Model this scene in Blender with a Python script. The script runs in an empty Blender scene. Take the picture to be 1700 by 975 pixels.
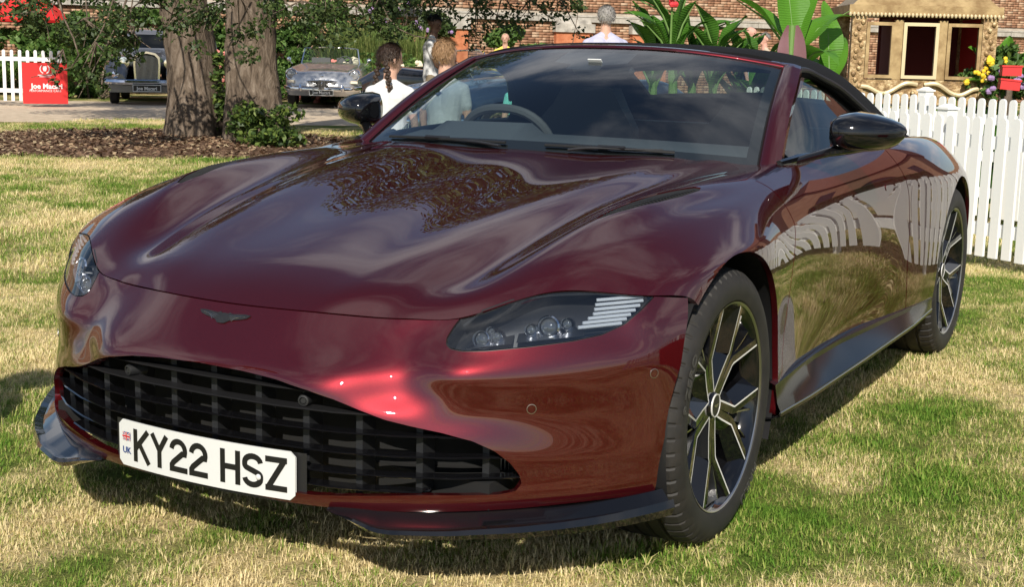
import bpy, bmesh, math, random
import numpy as np
from mathutils import Vector, Matrix, Euler
from math import pi, sin, cos, radians, sqrt, atan2
random.seed(7); rng = np.random.default_rng(11)
sc = bpy.context.scene
C = sc.collection

# ------------------------------------------------------------ camera
cam_d = bpy.data.cameras.new('camera'); cam = bpy.data.objects.new('camera', cam_d); C.objects.link(cam)
CP = Vector((2.04933, -3.19722, 1.21237)); YAW, PIT, ROL = radians(-28.4812), radians(-9.9020), radians(1.37759)
fw = Vector((sin(YAW)*cos(PIT), cos(YAW)*cos(PIT), sin(PIT)))
rt = fw.cross(Vector((0, 0, 1))).normalized(); up = rt.cross(fw)
rt2 = cos(ROL)*rt + sin(ROL)*up; up2 = -sin(ROL)*rt + cos(ROL)*up
m = Matrix(((rt2.x, up2.x, -fw.x), (rt2.y, up2.y, -fw.y), (rt2.z, up2.z, -fw.z)))
cam.matrix_world = Matrix.Translation(CP) @ m.to_4x4()
cam_d.sensor_width = 36; cam_d.lens = 36*2274.04/1700; cam_d.clip_start = 0.05; cam_d.clip_end = 3000
sc.camera = cam

# ------------------------------------------------------------ sky, sun, exposure
SUN = Vector((0.60, -1.28, 1.0)).normalized()
EL = math.asin(SUN.z); AZ = atan2(SUN.x, SUN.y)
wd = bpy.data.worlds.new('World'); sc.world = wd; wd.use_nodes = True
nt = wd.node_tree; nt.nodes.clear()
wo = nt.nodes.new('ShaderNodeOutputWorld'); bg = nt.nodes.new('ShaderNodeBackground')
sky = nt.nodes.new('ShaderNodeTexSky'); sky.sky_type = 'NISHITA'; sky.sun_disc = False
sky.sun_elevation = EL; sky.sun_rotation = AZ; sky.air_density = 1.0; sky.dust_density = 0.3; sky.ozone_density = 1.2
# broken cumulus: noise on the sky direction projected onto a cloud deck
tc = nt.nodes.new('ShaderNodeTexCoord'); sep = nt.nodes.new('ShaderNodeSeparateXYZ'); nt.links.new(tc.outputs['Generated'], sep.inputs[0])
def wmath(op, a, b=None, c=None):
    n = nt.nodes.new('ShaderNodeMath'); n.operation = op
    for i, v in enumerate((a, b, c)):
        if v is None: continue
        if isinstance(v, (int, float)): n.inputs[i].default_value = v
        else: nt.links.new(v, n.inputs[i])
    return n.outputs[0]
zz = wmath('ADD', wmath('MAXIMUM', sep.outputs[2], 0.0), 0.12)
cx = wmath('DIVIDE', sep.outputs[0], zz); cy = wmath('DIVIDE', sep.outputs[1], zz)
cmb = nt.nodes.new('ShaderNodeCombineXYZ'); nt.links.new(cx, cmb.inputs[0]); nt.links.new(cy, cmb.inputs[1]); cmb.inputs[2].default_value = 3.3
nz = nt.nodes.new('ShaderNodeTexNoise'); nz.inputs['Scale'].default_value = 1.15; nz.inputs['Detail'].default_value = 7; nz.inputs['Roughness'].default_value = 0.55
nt.links.new(cmb.outputs[0], nz.inputs['Vector'])
mr = nt.nodes.new('ShaderNodeMapRange'); mr.interpolation_type = 'SMOOTHSTEP'
nt.links.new(nz.outputs[0], mr.inputs[0]); mr.inputs[1].default_value = 0.47; mr.inputs[2].default_value = 0.66
cmix = nt.nodes.new('ShaderNodeMix'); cmix.data_type = 'RGBA'
nt.links.new(wmath('MULTIPLY', mr.outputs[0], 0.9), cmix.inputs['Factor']); nt.links.new(sky.outputs[0], cmix.inputs['A'])
cmix.inputs['B'].default_value = (8.3, 8.4, 8.8, 1)
nt.links.new(cmix.outputs['Result'], bg.inputs['Color']); bg.inputs['Strength'].default_value = 0.088
nt.links.new(bg.outputs[0], wo.inputs[0])
sd = bpy.data.lights.new('sun', 'SUN'); sd.energy = 5.0; sd.angle = radians(0.53); sd.color = (1.0, 0.93, 0.82)
sun = bpy.data.objects.new('sun', sd); C.objects.link(sun); sun.location = (0, 0, 40)
sun.rotation_euler = SUN.to_track_quat('Z', 'Y').to_euler()
vs = sc.view_settings; vs.view_transform = 'Standard'; vs.look = 'None'; vs.exposure = 0.2; vs.gamma = 1.0; vs.use_curve_mapping = False

# ------------------------------------------------------------ helpers
def at(px, py, **k):
    """point of the place behind photo pixel (1700x975) on an axis plane - used to survey positions"""
    d = rt2*((px-850)/2274.04) - up2*((py-487.5)/2274.04) + fw
    (ax, v), = k.items()
    if ax == 'd': return CP + d*v
    i = 'xyz'.index(ax); return CP + d*((v-CP[i])/d[i])

def mat(name, color=(.5, .5, .5), rough=.5, metal=0., coat=0., coat_r=.03, spec=.5, **kw):
    m = bpy.data.materials.new(name); m.use_nodes = True
    b = m.node_tree.nodes['Principled BSDF']
    b.inputs['Base Color'].default_value = (*color, 1); b.inputs['Roughness'].default_value = rough
    b.inputs['Metallic'].default_value = metal; b.inputs['Coat Weight'].default_value = coat
    b.inputs['Coat Roughness'].default_value = coat_r; b.inputs['Specular IOR Level'].default_value = spec
    for k, v in kw.items(): b.inputs[k.replace('_', ' ')].default_value = v
    return m
def nodes(m): return m.node_tree.nodes, m.node_tree.links, m.node_tree.nodes['Principled BSDF']
def ramp(m, fac, stops):
    r = m.node_tree.nodes.new('ShaderNodeValToRGB'); m.node_tree.links.new(fac, r.inputs[0])
    e = r.color_ramp.elements
    e[0].position, e[0].color = stops[0][0], (*stops[0][1], 1); e[1].position, e[1].color = stops[-1][0], (*stops[-1][1], 1)
    for p, c in stops[1:-1]: q = e.new(p); q.color = (*c, 1)
    return r.outputs[0]
def noise(m, scale, detail=4, rough=.55, coord='Object', vec=None, dist=0.):
    N, L, b = nodes(m); n = N.new('ShaderNodeTexNoise')
    n.inputs['Scale'].default_value = scale; n.inputs['Detail'].default_value = detail; n.inputs['Roughness'].default_value = rough; n.inputs['Distortion'].default_value = dist
    if vec is None:
        if coord == 'World': vec = N.new('ShaderNodeNewGeometry').outputs['Position']
        else: vec = N.new('ShaderNodeTexCoord').outputs[coord]
    L.new(vec, n.inputs['Vector']); return n.outputs[0]
def bump(m, h, strength=.3, dist=.01):
    N, L, b = nodes(m); n = N.new('ShaderNodeBump'); n.inputs['Strength'].default_value = strength; n.inputs['Distance'].default_value = dist
    L.new(h, n.inputs['Height']); L.new(n.outputs[0], b.inputs['Normal'])
def vary(m, stops, scale=8, detail=4, coord='Object', bmp=0., bscale=None, bdist=.01):
    N, L, b = nodes(m); L.new(ramp(m, noise(m, scale, detail, coord=coord), stops), b.inputs['Base Color'])
    if bmp: bump(m, noise(m, bscale or scale*3, 6, coord=coord), bmp, bdist)
    return m

def new_obj(name, V, F, material=None, parent=None, smooth=True, sharp=None, loc=None):
    me = bpy.data.meshes.new(name); V = np.asarray(V, float)
    me.from_pydata(V.tolist() if len(V) else [], [], [list(map(int, f)) for f in F]); me.update()
    if smooth:
        me.polygons.foreach_set('use_smooth', [True]*len(me.polygons))
        if sharp is not None: me.set_sharp_from_angle(angle=radians(sharp))
    for mm in (material if isinstance(material, (list, tuple)) else [material]):
        if mm: me.materials.append(mm)
    o = bpy.data.objects.new(name, me); C.objects.link(o)
    if parent: o.parent = parent
    if loc is not None: o.location = loc
    return o
def tag(o, label=None, cat=None, group=None, kind=None):
    if label: o['label'] = label
    if cat: o['category'] = cat
    if group: o['group'] = group
    if kind: o['kind'] = kind
    return o
def thing(name, label, cat, loc=(0, 0, 0), rz=0, group=None):
    o = bpy.data.objects.new(name, None); C.objects.link(o); o.location = loc; o.rotation_euler = (0, 0, rz); o.empty_display_size = .2
    return tag(o, label, cat, group)
def copy_tree(o, parent=None):
    c = o.copy(); C.objects.link(c); c.parent = parent
    for ch in o.children: copy_tree(ch, c)
    return c

class MB:
    def __init__(s): s.V = []; s.F = []
    def add(s, V, F):
        n = len(s.V); s.V += [tuple(v) for v in V]; s.F += [tuple(i+n for i in f) for f in F]; return s
    def box(s, c, size, rot=None, taper=1.):
        x, y, z = (k/2 for k in size); P = []
        for sz in (-1, 1):
            t = taper if sz > 0 else 1
            for sx, sy in ((-1, -1), (1, -1), (1, 1), (-1, 1)): P.append(Vector((sx*x*t, sy*y*t, sz*z)))
        if rot is not None:
            R = rot if isinstance(rot, Matrix) else Euler(rot).to_matrix(); P = [R @ p for p in P]
        c = Vector(c)
        return s.add([p+c for p in P], [(3, 2, 1, 0), (4, 5, 6, 7), (0, 1, 5, 4), (1, 2, 6, 5), (2, 3, 7, 6), (3, 0, 4, 7)])
    def tube(s, pts, rad, n=8, cap=True, flat=None):
        pts = [Vector(p) for p in pts]; k = len(pts); rad = rad if hasattr(rad, '__len__') else [rad]*k
        V = []; ref = None
        for i, p in enumerate(pts):
            t = (pts[min(i+1, k-1)]-pts[max(i-1, 0)]).normalized()
            if ref is None: ref = Vector((0, 0, 1)) if abs(t.z) < .9 else Vector((1, 0, 0))
            a = (ref - t*ref.dot(t)).normalized(); b = t.cross(a); ref = a
            for j in range(n):
                w = 2*pi*j/n; V.append(p + (a*cos(w)*(flat or 1) + b*sin(w))*rad[i])
        F = [(i*n+j, i*n+(j+1) % n, (i+1)*n+(j+1) % n, (i+1)*n+j) for i in range(k-1) for j in range(n)]
        if cap: F += [tuple(range(n))[::-1], tuple(range((k-1)*n, k*n))]
        return s.add(V, F)
    def lathe(s, prof, n=32, axis='z', c=(0, 0, 0), closed=False):
        V = []; k = len(prof)
        for i in range(n):
            w = 2*pi*i/n
            for r, h in prof:
                p = (r*cos(w), r*sin(w), h) if axis == 'z' else (h, r*cos(w), r*sin(w)) if axis == 'x' else (r*cos(w), h, r*sin(w))
                V.append((p[0]+c[0], p[1]+c[1], p[2]+c[2]))
        F = [(i*k+j, ((i+1) % n)*k+j, ((i+1) % n)*k+j+1, i*k+j+1) for i in range(n) for j in range(k-1)]
        return s.add(V, F)
    def prism(s, poly, depth, fr=None):
        """2-D polygon extruded; fr = (origin, ux, uy, n)"""
        o, ux, uy, nn = fr or (Vector((0, 0, 0)), Vector((1, 0, 0)), Vector((0, 0, 1)), Vector((0, -1, 0)))
        n = len(poly); A = [o+ux*p[0]+uy*p[1] for p in poly]; B = [a+nn*depth for a in A]
        return s.add(A+B, [tuple(range(n))[::-1], tuple(range(n, 2*n))] + [(i, (i+1) % n, n+(i+1) % n, n+i) for i in range(n)])
    def sphere(s, c, r, nu=12, nv=8):
        r = r if hasattr(r, '__len__') else (r, r, r); V = []
        for j in range(nv+1):
            a = pi*j/nv
            for i in range(nu): w = 2*pi*i/nu; V.append((c[0]+r[0]*sin(a)*cos(w), c[1]+r[1]*sin(a)*sin(w), c[2]+r[2]*cos(a)))
        return s.add(V, [(j*nu+i, (j+1)*nu+i, (j+1)*nu+(i+1) % nu, j*nu+(i+1) % nu) for j in range(nv) for i in range(nu)])
    def grid(s, G, close=False):
        G = np.asarray(G); a, b = G.shape[:2]
        return s.add(G.reshape(-1, 3), [(i*b+j, i*b+j+1, (i+1)*b+j+1, (i+1)*b+j) for i in range(a-1) for j in range(b-1)])
    def build(s, name, material, parent=None, smooth=True, sharp=35, loc=None): return new_obj(name, s.V, s.F, material, parent, smooth, sharp, loc)

def spl(xk, yk, x):
    """natural cubic spline, columns of yk"""
    xk = np.asarray(xk, float); yk = np.asarray(yk, float); x = np.asarray(x, float); n = len(xk); h = np.diff(xk)
    sq = yk.ndim == 1
    if sq: yk = yk[:, None]
    if n == 2: M = np.zeros_like(yk)
    else:
        A = np.eye(n); B = np.zeros_like(yk)
        for i in range(1, n-1):
            A[i, i-1], A[i, i], A[i, i+1] = h[i-1], 2*(h[i-1]+h[i]), h[i]
            B[i] = 6*((yk[i+1]-yk[i])/h[i]-(yk[i]-yk[i-1])/h[i-1])
        M = np.linalg.solve(A, B)
    i = np.clip(np.searchsorted(xk, x)-1, 0, n-2); hh = h[i][:, None]; a = ((xk[i+1]-x)[:, None])/hh; b = ((x-xk[i])[:, None])/hh
    r = a*yk[i]+b*yk[i+1]+((a**3-a)*M[i]+(b**3-b)*M[i+1])*hh**2/6
    return r[:, 0] if sq else r
def chord(P):
    d = np.linalg.norm(np.diff(P, axis=0), axis=1); return np.concatenate([[0], np.cumsum(d)])
def curve3(P, n):
    P = np.asarray(P, float); t = chord(P); return spl(t, P, np.linspace(0, t[-1], n))
def poly_sd(P, poly):
    """signed distance (inside > 0) of 2-D points to a polygon"""
    P = np.asarray(P); A = np.asarray(poly, float); B = np.roll(A, -1, 0)
    best = np.full(len(P), 1e9); ins = np.zeros(len(P), bool)
    for a, b in zip(A, B):
        e = b-a; w = P-a; t = np.clip((w@e)/(e@e+1e-18), 0, 1); best = np.minimum(best, np.hypot(*(w-t[:, None]*e).T))
        c = (a[1] > P[:, 1]) != (b[1] > P[:, 1])
        with np.errstate(divide='ignore', invalid='ignore'): xx = a[0]+(P[:, 1]-a[1])*(b[0]-a[0])/(b[1]-a[1])
        ins ^= c & (P[:, 0] < xx)
    return np.where(ins, best, -best)
def clip(V, F, d):
    """keep the part of a mesh where d >= 0, cutting faces along d = 0"""
    V = np.asarray(V); NV = [tuple(v) for v in V]; out = []; cache = {}; pos = d >= 0
    for f in F:
        s = [pos[i] for i in f]
        if all(s): out.append(f); continue
        if not any(s): continue
        g = []; n = len(f)
        for k in range(n):
            a, b = f[k], f[(k+1) % n]
            if pos[a]: g.append(a)
            if pos[a] != pos[b]:
                key = (a, b) if a < b else (b, a)
                if key not in cache:
                    t = d[key[0]]/(d[key[0]]-d[key[1]]); t = min(max(t, .02), .98)
                    cache[key] = len(NV); NV.append(tuple(V[key[0]]+t*(V[key[1]]-V[key[0]])))
                g.append(cache[key])
        if len(g) >= 3: out.append(tuple(g))
    used = sorted({i for f in out for i in f}); mp = {o: i for i, o in enumerate(used)}
    return np.array([NV[i] for i in used]).reshape(-1, 3), [tuple(mp[i] for i in f) for f in out]
def vnormals(V, F):
    N = np.zeros_like(V)
    for f in F:
        a, b, c = V[f[0]], V[f[1]], V[f[2]]; n = np.cross(b-a, c-a)
        if len(f) > 3: n = np.cross(V[f[2]]-V[f[0]], V[f[3]]-V[f[1]])
        for i in f: N[i] += n
    return N/np.maximum(np.linalg.norm(N, axis=1), 1e-12)[:, None]
def lip(V, F, depth=.014, skip=None):
    """turn the open borders of a panel inwards so that it has edges with depth"""
    N = vnormals(V, F); cnt = {}
    for f in F:
        for k in range(len(f)):
            a, b = f[k], f[(k+1) % len(f)]; e = (a, b) if a < b else (b, a); cnt.setdefault(e, []).append((a, b))
    V2 = [tuple(v) for v in V]; F2 = list(F); dup = {}
    def dv(i):
        if i not in dup: dup[i] = len(V2); V2.append(tuple(V[i])); V2.append(tuple(V[i]-N[i]*depth))
        return dup[i]
    for e, l in cnt.items():
        if len(l) == 1:
            a, b = l[0]
            if skip is not None and skip(V[a]) and skip(V[b]): continue
            p, q = dv(a), dv(b); F2.append((q, p, p+1, q+1))
    return np.array(V2), F2
def gridF(a, b, flip=False):
    F = [(i*b+j, i*b+j+1, (i+1)*b+j+1, (i+1)*b+j) for i in range(a-1) for j in range(b-1)]
    return [f[::-1] for f in F] if flip else F
def text_obj(name, s, size, material, parent, loc, rot, ext=.0015, align='CENTER', bold=0., sx=1.):
    cu = bpy.data.curves.new(name, 'FONT'); cu.body = s; cu.size = size; cu.extrude = ext; cu.align_x = align; cu.align_y = 'CENTER'; cu.offset = bold; cu.resolution_u = 3
    t = bpy.data.objects.new('tmp', cu); C.objects.link(t)
    dg = bpy.context.evaluated_depsgraph_get(); me = bpy.data.meshes.new_from_object(t.evaluated_get(dg))
    bpy.data.objects.remove(t); me.name = name; me.materials.clear(); me.materials.append(material)
    o = bpy.data.objects.new(name, me); C.objects.link(o); o.parent = parent; o.location = loc; o.rotation_euler = rot; o.scale = (sx, 1, 1); return o

# ------------------------------------------------------------ materials for the cars
paint = mat('burgundy_metallic', (.12, .005, .010), .36, .6, 1.0, .005, Coat_IOR=1.72, spec=.1)
nodes(paint)[2].inputs['Specular Tint'].default_value = (.25, .02, .03, 1)
N_, L_, b_ = nodes(paint); L_.new(ramp(paint, noise(paint, 1400, 2), [(.3, (.050, .0034, .0050)), (.7, (.095, .0064, .0090))]), b_.inputs['Base Color'])
gloss = mat('gloss_black', (.005, .005, .006), .08, 0, .6, .01, spec=.35)
plastic = mat('black_plastic', (.012, .012, .013), .42)
vane_m = mat('grille_plastic', (.014, .0145, .016), .5)
proj_m = mat('projector_glass', (.07, .075, .08), .04, .3, 1.0, .01)
skirt_m = mat('skirt_black', (.006, .006, .007), .16, spec=.22)
void_m = mat('dark_interior_void', (.004, .004, .004), .9)
rubber = vary(mat('tyre_rubber', (.02, .02, .02), .68), [(.3, (.011, .0105, .010)), (.75, (.026, .023, .020))], 14, 5, bmp=.15, bscale=120, bdist=.002)
letter_m = mat('raised_rubber', (.045, .043, .040), .6)
machined = mat('machined_aluminium', (.80, .79, .77), .32, .25)
chrome = mat('chrome', (.80, .80, .82), .07, 1.0)
satin = mat('satin_metal', (.45, .45, .46), .3, 1.0)
fabric = mat('soft_top_canvas', (.010, .010, .011), .92, spec=.15)
bump(fabric, noise(fabric, 900, 2), .25, .002)
leather = mat('dark_leather', (.022, .021, .022), .55)
white_p = mat('plate_white', (.60, .61, .60), .30)
ink = mat('plate_black', (.008, .008, .008), .4)
blue_ink = mat('plate_blue', (.015, .05, .20), .4); red_ink = mat('plate_red', (.5, .01, .02), .4)
def glass_mat(name, tint, ior=1.5, refl=1.0):
    m = bpy.data.materials.new(name); m.use_nodes = True; N = m.node_tree.nodes; L = m.node_tree.links; N.clear()
    o = N.new('ShaderNodeOutputMaterial'); mx = N.new('ShaderNodeMixShader'); tr = N.new('ShaderNodeBsdfTransparent'); gl = N.new('ShaderNodeBsdfGlossy')
    tr.inputs[0].default_value = (*tint, 1); gl.inputs['Roughness'].default_value = .005; gl.inputs[0].default_value = (refl, refl, refl, 1)
    fr = N.new('ShaderNodeFresnel'); ge = N.new('ShaderNodeNewGeometry'); ma = N.new('ShaderNodeMath'); ma.operation = 'MULTIPLY_ADD'; L.new(ge.outputs['Backfacing'], ma.inputs[0]); ma.inputs[1].default_value = 1/ior-ior; ma.inputs[2].default_value = ior; L.new(ma.outputs[0], fr.inputs[0])
    L.new(fr.outputs[0], mx.inputs[0]); L.new(tr.outputs[0], mx.inputs[1]); L.new(gl.outputs[0], mx.inputs[2]); L.new(mx.outputs[0], o.inputs[0]); return m
wglass = glass_mat('windscreen_glass', (.74, .83, .84), 2.1)
sglass = glass_mat('side_window_glass', (.62, .72, .68), 1.6)
lglass = glass_mat('headlamp_lens', (.84, .88, .92), 1.75)

# ------------------------------------------------------------ the burgundy sports car
car = thing('sports_car', 'burgundy convertible sports car with black soft top parked on the lawn', 'car')
# longitudinal body lines of one half: (y, x, z), from the nose shut line to the tail
ROWS = [
 [(-0.777,0,0.63),(-0.735,0,0.658),(-0.65,0,0.697),(-0.5,0,0.738),(-0.3,0,0.781),(-0.05,0,0.826),(0.2,0,0.864),(0.42,0,0.893),(0.64,0,0.918),(0.95,0,0.93),(1.6,0,0.93),(2.4,0,0.93),(3,0,0.93),(3.5,0,0.9)],
 [(-0.765,0.2,0.632),(-0.72,0.2,0.66),(-0.63,0.203,0.698),(-0.48,0.206,0.738),(-0.28,0.21,0.781),(-0.03,0.215,0.826),(0.2,0.22,0.861),(0.42,0.23,0.89),(0.66,0.24,0.915),(0.95,0.24,0.925),(1.6,0.24,0.93),(2.4,0.24,0.93),(3,0.24,0.93),(3.47,0.22,0.9)],
 [(-0.731,0.32,0.629),(-0.685,0.325,0.6645),(-0.59,0.337,0.7025),(-0.45,0.357,0.7415),(-0.23,0.387,0.7935),(0.04,0.421,0.8425),(0.29,0.453,0.8775),(0.49,0.48,0.8985),(0.69,0.5,0.9125),(0.94,0.505,0.9195),(1.59,0.505,0.9245),(2.39,0.505,0.9245),(2.99,0.485,0.9245),(3.39,0.425,0.8945)],
 [(-0.717,0.365,0.628),(-0.675,0.37,0.66),(-0.58,0.382,0.698),(-0.44,0.402,0.737),(-0.22,0.432,0.789),(0.05,0.466,0.838),(0.3,0.498,0.873),(0.5,0.525,0.894),(0.7,0.545,0.908),(0.95,0.55,0.915),(1.6,0.55,0.92),(2.4,0.55,0.92),(3,0.53,0.92),(3.4,0.47,0.89)],
 [(-0.709,0.399,0.6288),(-0.669,0.404,0.656),(-0.574,0.416,0.6917),(-0.434,0.436,0.7307),(-0.214,0.466,0.7827),(0.056,0.5,0.8317),(0.306,0.532,0.8684),(0.506,0.559,0.8928),(0.706,0.579,0.9102),(0.956,0.584,0.9172),(1.606,0.584,0.9222),(2.406,0.584,0.9222),(3.006,0.564,0.9222),(3.406,0.504,0.8922)],
 [(-0.69,0.45,0.63),(-0.645,0.466,0.658),(-0.55,0.483,0.69),(-0.41,0.508,0.729),(-0.2,0.543,0.782),(0.05,0.576,0.828),(0.3,0.603,0.862),(0.5,0.623,0.887),(0.72,0.643,0.902),(0.95,0.648,0.91),(1.6,0.658,0.92),(2.4,0.668,0.92),(3,0.628,0.91),(3.38,0.558,0.88)],
 [(-0.653,0.537,0.636),(-0.61,0.55,0.668),(-0.53,0.57,0.71),(-0.38,0.602,0.771),(-0.2,0.645,0.827),(0,0.672,0.86),(0.2,0.694,0.876),(0.45,0.706,0.888),(0.72,0.722,0.897),(0.95,0.715,0.91),(1.6,0.74,0.925),(2.4,0.76,0.92),(3,0.7,0.9),(3.35,0.62,0.87)],
 [(-0.54,0.684,0.691),(-0.48,0.698,0.724),(-0.4,0.714,0.76),(-0.27,0.74,0.799),(-0.1,0.768,0.832),(0.06,0.788,0.846),(0.28,0.806,0.86),(0.5,0.806,0.874),(0.78,0.786,0.897),(1.15,0.792,0.918),(1.65,0.832,0.934),(2.1,0.852,0.932),(2.5,0.845,0.918),(3,0.79,0.885),(3.35,0.7,0.85)],
 [(-0.47,0.77,0.695),(-0.41,0.786,0.727),(-0.33,0.803,0.757),(-0.2,0.828,0.79),(-0.02,0.852,0.816),(0.15,0.866,0.829),(0.35,0.866,0.838),(0.55,0.856,0.848),(0.82,0.838,0.863),(1.15,0.842,0.876),(1.65,0.88,0.889),(2.1,0.905,0.888),(2.5,0.902,0.872),(3,0.85,0.84),(3.36,0.76,0.8)],
 [(-0.4,0.872,0.686),(-0.34,0.888,0.711),(-0.25,0.906,0.736),(-0.12,0.924,0.756),(0.04,0.934,0.768),(0.2,0.93,0.774),(0.4,0.912,0.779),(0.6,0.898,0.786),(0.85,0.887,0.796),(1.15,0.887,0.808),(1.65,0.918,0.822),(2.1,0.948,0.82),(2.5,0.95,0.805),(3,0.91,0.775),(3.38,0.81,0.735)],
 [(-0.29,0.932,0.672),(-0.23,0.942,0.69),(-0.15,0.951,0.708),(-0.05,0.957,0.718),(0.08,0.96,0.722),(0.22,0.954,0.722),(0.4,0.934,0.716),(0.6,0.916,0.714),(0.85,0.902,0.717),(1.15,0.899,0.725),(1.65,0.929,0.738),(2.1,0.963,0.742),(2.6,0.969,0.735),(3,0.94,0.705),(3.4,0.845,0.665)],
 [(-0.24,0.948,0.6),(-0.2,0.952,0.602),(-0.13,0.957,0.605),(-0.03,0.962,0.606),(0.1,0.963,0.604),(0.25,0.956,0.598),(0.42,0.936,0.588),(0.6,0.914,0.58),(0.85,0.897,0.576),(1.15,0.893,0.578),(1.65,0.923,0.585),(2.1,0.963,0.59),(2.6,0.973,0.595),(3,0.95,0.58),(3.4,0.86,0.54)],
 [(-0.22,0.945,0.46),(-0.18,0.95,0.46),(-0.1,0.956,0.46),(0,0.96,0.458),(0.12,0.96,0.452),(0.27,0.955,0.445),(0.43,0.932,0.435),(0.6,0.907,0.428),(0.85,0.888,0.424),(1.15,0.884,0.424),(1.65,0.916,0.428),(2.1,0.961,0.435),(2.6,0.97,0.445),(3,0.945,0.43),(3.38,0.85,0.41)],
 [(-0.22,0.94,0.33),(-0.18,0.945,0.33),(-0.1,0.95,0.33),(0,0.955,0.33),(0.12,0.956,0.328),(0.27,0.955,0.325),(0.43,0.938,0.322),(0.6,0.915,0.32),(0.85,0.897,0.318),(1.15,0.893,0.318),(1.65,0.92,0.318),(2.1,0.957,0.32),(2.6,0.962,0.33),(3,0.93,0.32),(3.36,0.83,0.31)],
 [(-0.22,0.93,0.24),(-0.18,0.935,0.24),(-0.1,0.94,0.24),(0,0.945,0.24),(0.12,0.946,0.24),(0.27,0.946,0.24),(0.43,0.94,0.24),(0.6,0.93,0.24),(0.85,0.918,0.24),(1.15,0.916,0.24),(1.65,0.93,0.24),(2.1,0.945,0.24),(2.6,0.945,0.24),(3,0.91,0.24),(3.33,0.8,0.24)],
]
NU, NV = 330, 130                     # along the car, across one half
tau = np.linspace(0, 1, NU)**1.35
RV = []
for r in ROWS:
    r = np.array(r); y = r[0, 0]+(r[-1, 0]-r[0, 0])*tau
    RV.append(np.stack([spl(r[:, 0], r[:, 1], y), y, spl(r[:, 0], r[:, 2], y)], 1))
RV = np.array(RV)                     # rows x NU x 3
# mirror the rows so the spline across is symmetric at the centre line
mir = RV[1:][::-1]*np.array([-1, 1, 1]); ALL = np.concatenate([mir, RV], 0)
steps = np.mean(np.linalg.norm(np.diff(ALL, axis=0), axis=2)[:, :NU//2], axis=1); tt = np.concatenate([[0], np.cumsum(steps)])
ts = np.linspace(0, tt[-1], 2*NV+1)
S = spl(tt, ALL.reshape(len(ALL), -1), ts).reshape(2*NV+1, NU, 3)
BV = S.reshape(-1, 3); BF = gridF(2*NV+1, NU, True)

# front bumper skin: columns from centre to wheel arch, rows from the shut line down
j0 = S[NV:, 0]; j0 = j0[:int(np.argmax((j0[:, 2] < .668) & (j0[:, 0] > .8)))+1]                        # shut line of the near half, centre outwards
def on_shut(x): return [x, float(np.interp(x, j0[:, 0], j0[:, 1])), float(np.interp(x, j0[:, 0], j0[:, 2]))]
BX = [0, .2, .365, .45, .537, .61, .684, .77, .825, .872, .931]
BR = [
 [(0,-0.803,0.602),(0.2,-0.793,0.602),(0.361,-0.749,0.594),(0.452,-0.711,0.597),(0.54,-0.6852,0.603),(0.62,-0.64,0.632),(0.7,-0.578,0.645),(0.785,-0.506,0.65),(0.84,-0.457,0.648),(0.887,-0.415,0.642),(0.94,-0.31,0.632)],
 [(0,-0.842,0.562),(0.2,-0.832,0.56),(0.353,-0.794,0.553),(0.458,-0.74,0.556),(0.548,-0.7184,0.562),(0.632,-0.67,0.577),(0.712,-0.606,0.59),(0.8,-0.524,0.598),(0.856,-0.468,0.596),(0.902,-0.42,0.59),(0.944,-0.335,0.58)],
 [(0,-0.873,0.53),(0.2,-0.864,0.526),(0.342,-0.836,0.516),(0.468,-0.76,0.518),(0.562,-0.7372,0.524),(0.648,-0.686,0.534),(0.73,-0.617,0.543),(0.815,-0.535,0.55),(0.868,-0.478,0.548),(0.909,-0.425,0.543),(0.945,-0.352,0.53)],
 [(0,-0.886,0.512),(0.2,-0.878,0.505),(0.335,-0.857,0.482),(0.47,-0.775,0.478),(0.567,-0.737,0.484),(0.655,-0.684,0.49),(0.738,-0.615,0.496),(0.822,-0.533,0.498),(0.873,-0.474,0.496),(0.911,-0.423,0.494),(0.943,-0.365,0.488)],
 [(0,-.888,.495),(.2,-.880,.485),(.335,-.860,.458),(.462,-.800,.442),(.566,-.743,.440),(.658,-.680,.444),(.741,-.608,.446),(.824,-.527,.447),(.874,-.470,.446),(.910,-.424,.445),(.939,-.377,.44)],
 [(0,-.886,.455),(.2,-.879,.448),(.337,-.860,.425),(.452,-.815,.412),(.563,-.758,.400),(.660,-.690,.398),(.744,-.612,.392),(.826,-.528,.390),(.875,-.470,.390),(.909,-.427,.390),(.933,-.389,.388)],
 [(0,-.884,.37),(.2,-.877,.37),(.34,-.857,.36),(.460,-.818,.352),(.572,-.762,.344),(.678,-.686,.338),(.756,-.610,.335),(.833,-.527,.334),(.879,-.470,.333),(.909,-.430,.333),(.927,-.402,.333)],
 [(0,-.884,.285),(.2,-.877,.285),(.34,-.856,.285),(.466,-.814,.285),(.578,-.757,.285),(.685,-.678,.285),(.762,-.604,.286),(.837,-.523,.287),(.881,-.468,.287),(.908,-.432,.287),(.923,-.409,.288)],
 [(0,-.888,.243),(.2,-.881,.243),(.34,-.860,.244),(.466,-.816,.246),(.578,-.758,.248),(.687,-.677,.251),(.764,-.603,.253),(.838,-.522,.255),(.881,-.467,.256),(.907,-.432,.257),(.921,-.411,.258)],
 [(0,-.880,.222),(.2,-.873,.222),(.338,-.852,.223),(.462,-.809,.225),(.573,-.752,.228),(.682,-.671,.231),(.759,-.598,.234),(.833,-.518,.237),(.876,-.464,.238),(.902,-.430,.24),(.917,-.409,.24)],
]
BR = np.array([[on_shut(x) for x in BX]]+BR)
mirB = BR[:, 1:][:, ::-1]*np.array([-1, 1, 1]); AB = np.concatenate([mirB, BR], 1).transpose(1, 0, 2)   # cols x rows x 3
st = np.mean(np.linalg.norm(np.diff(AB, axis=0), axis=2), axis=1); tb = np.concatenate([[0], np.cumsum(st)])
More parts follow.
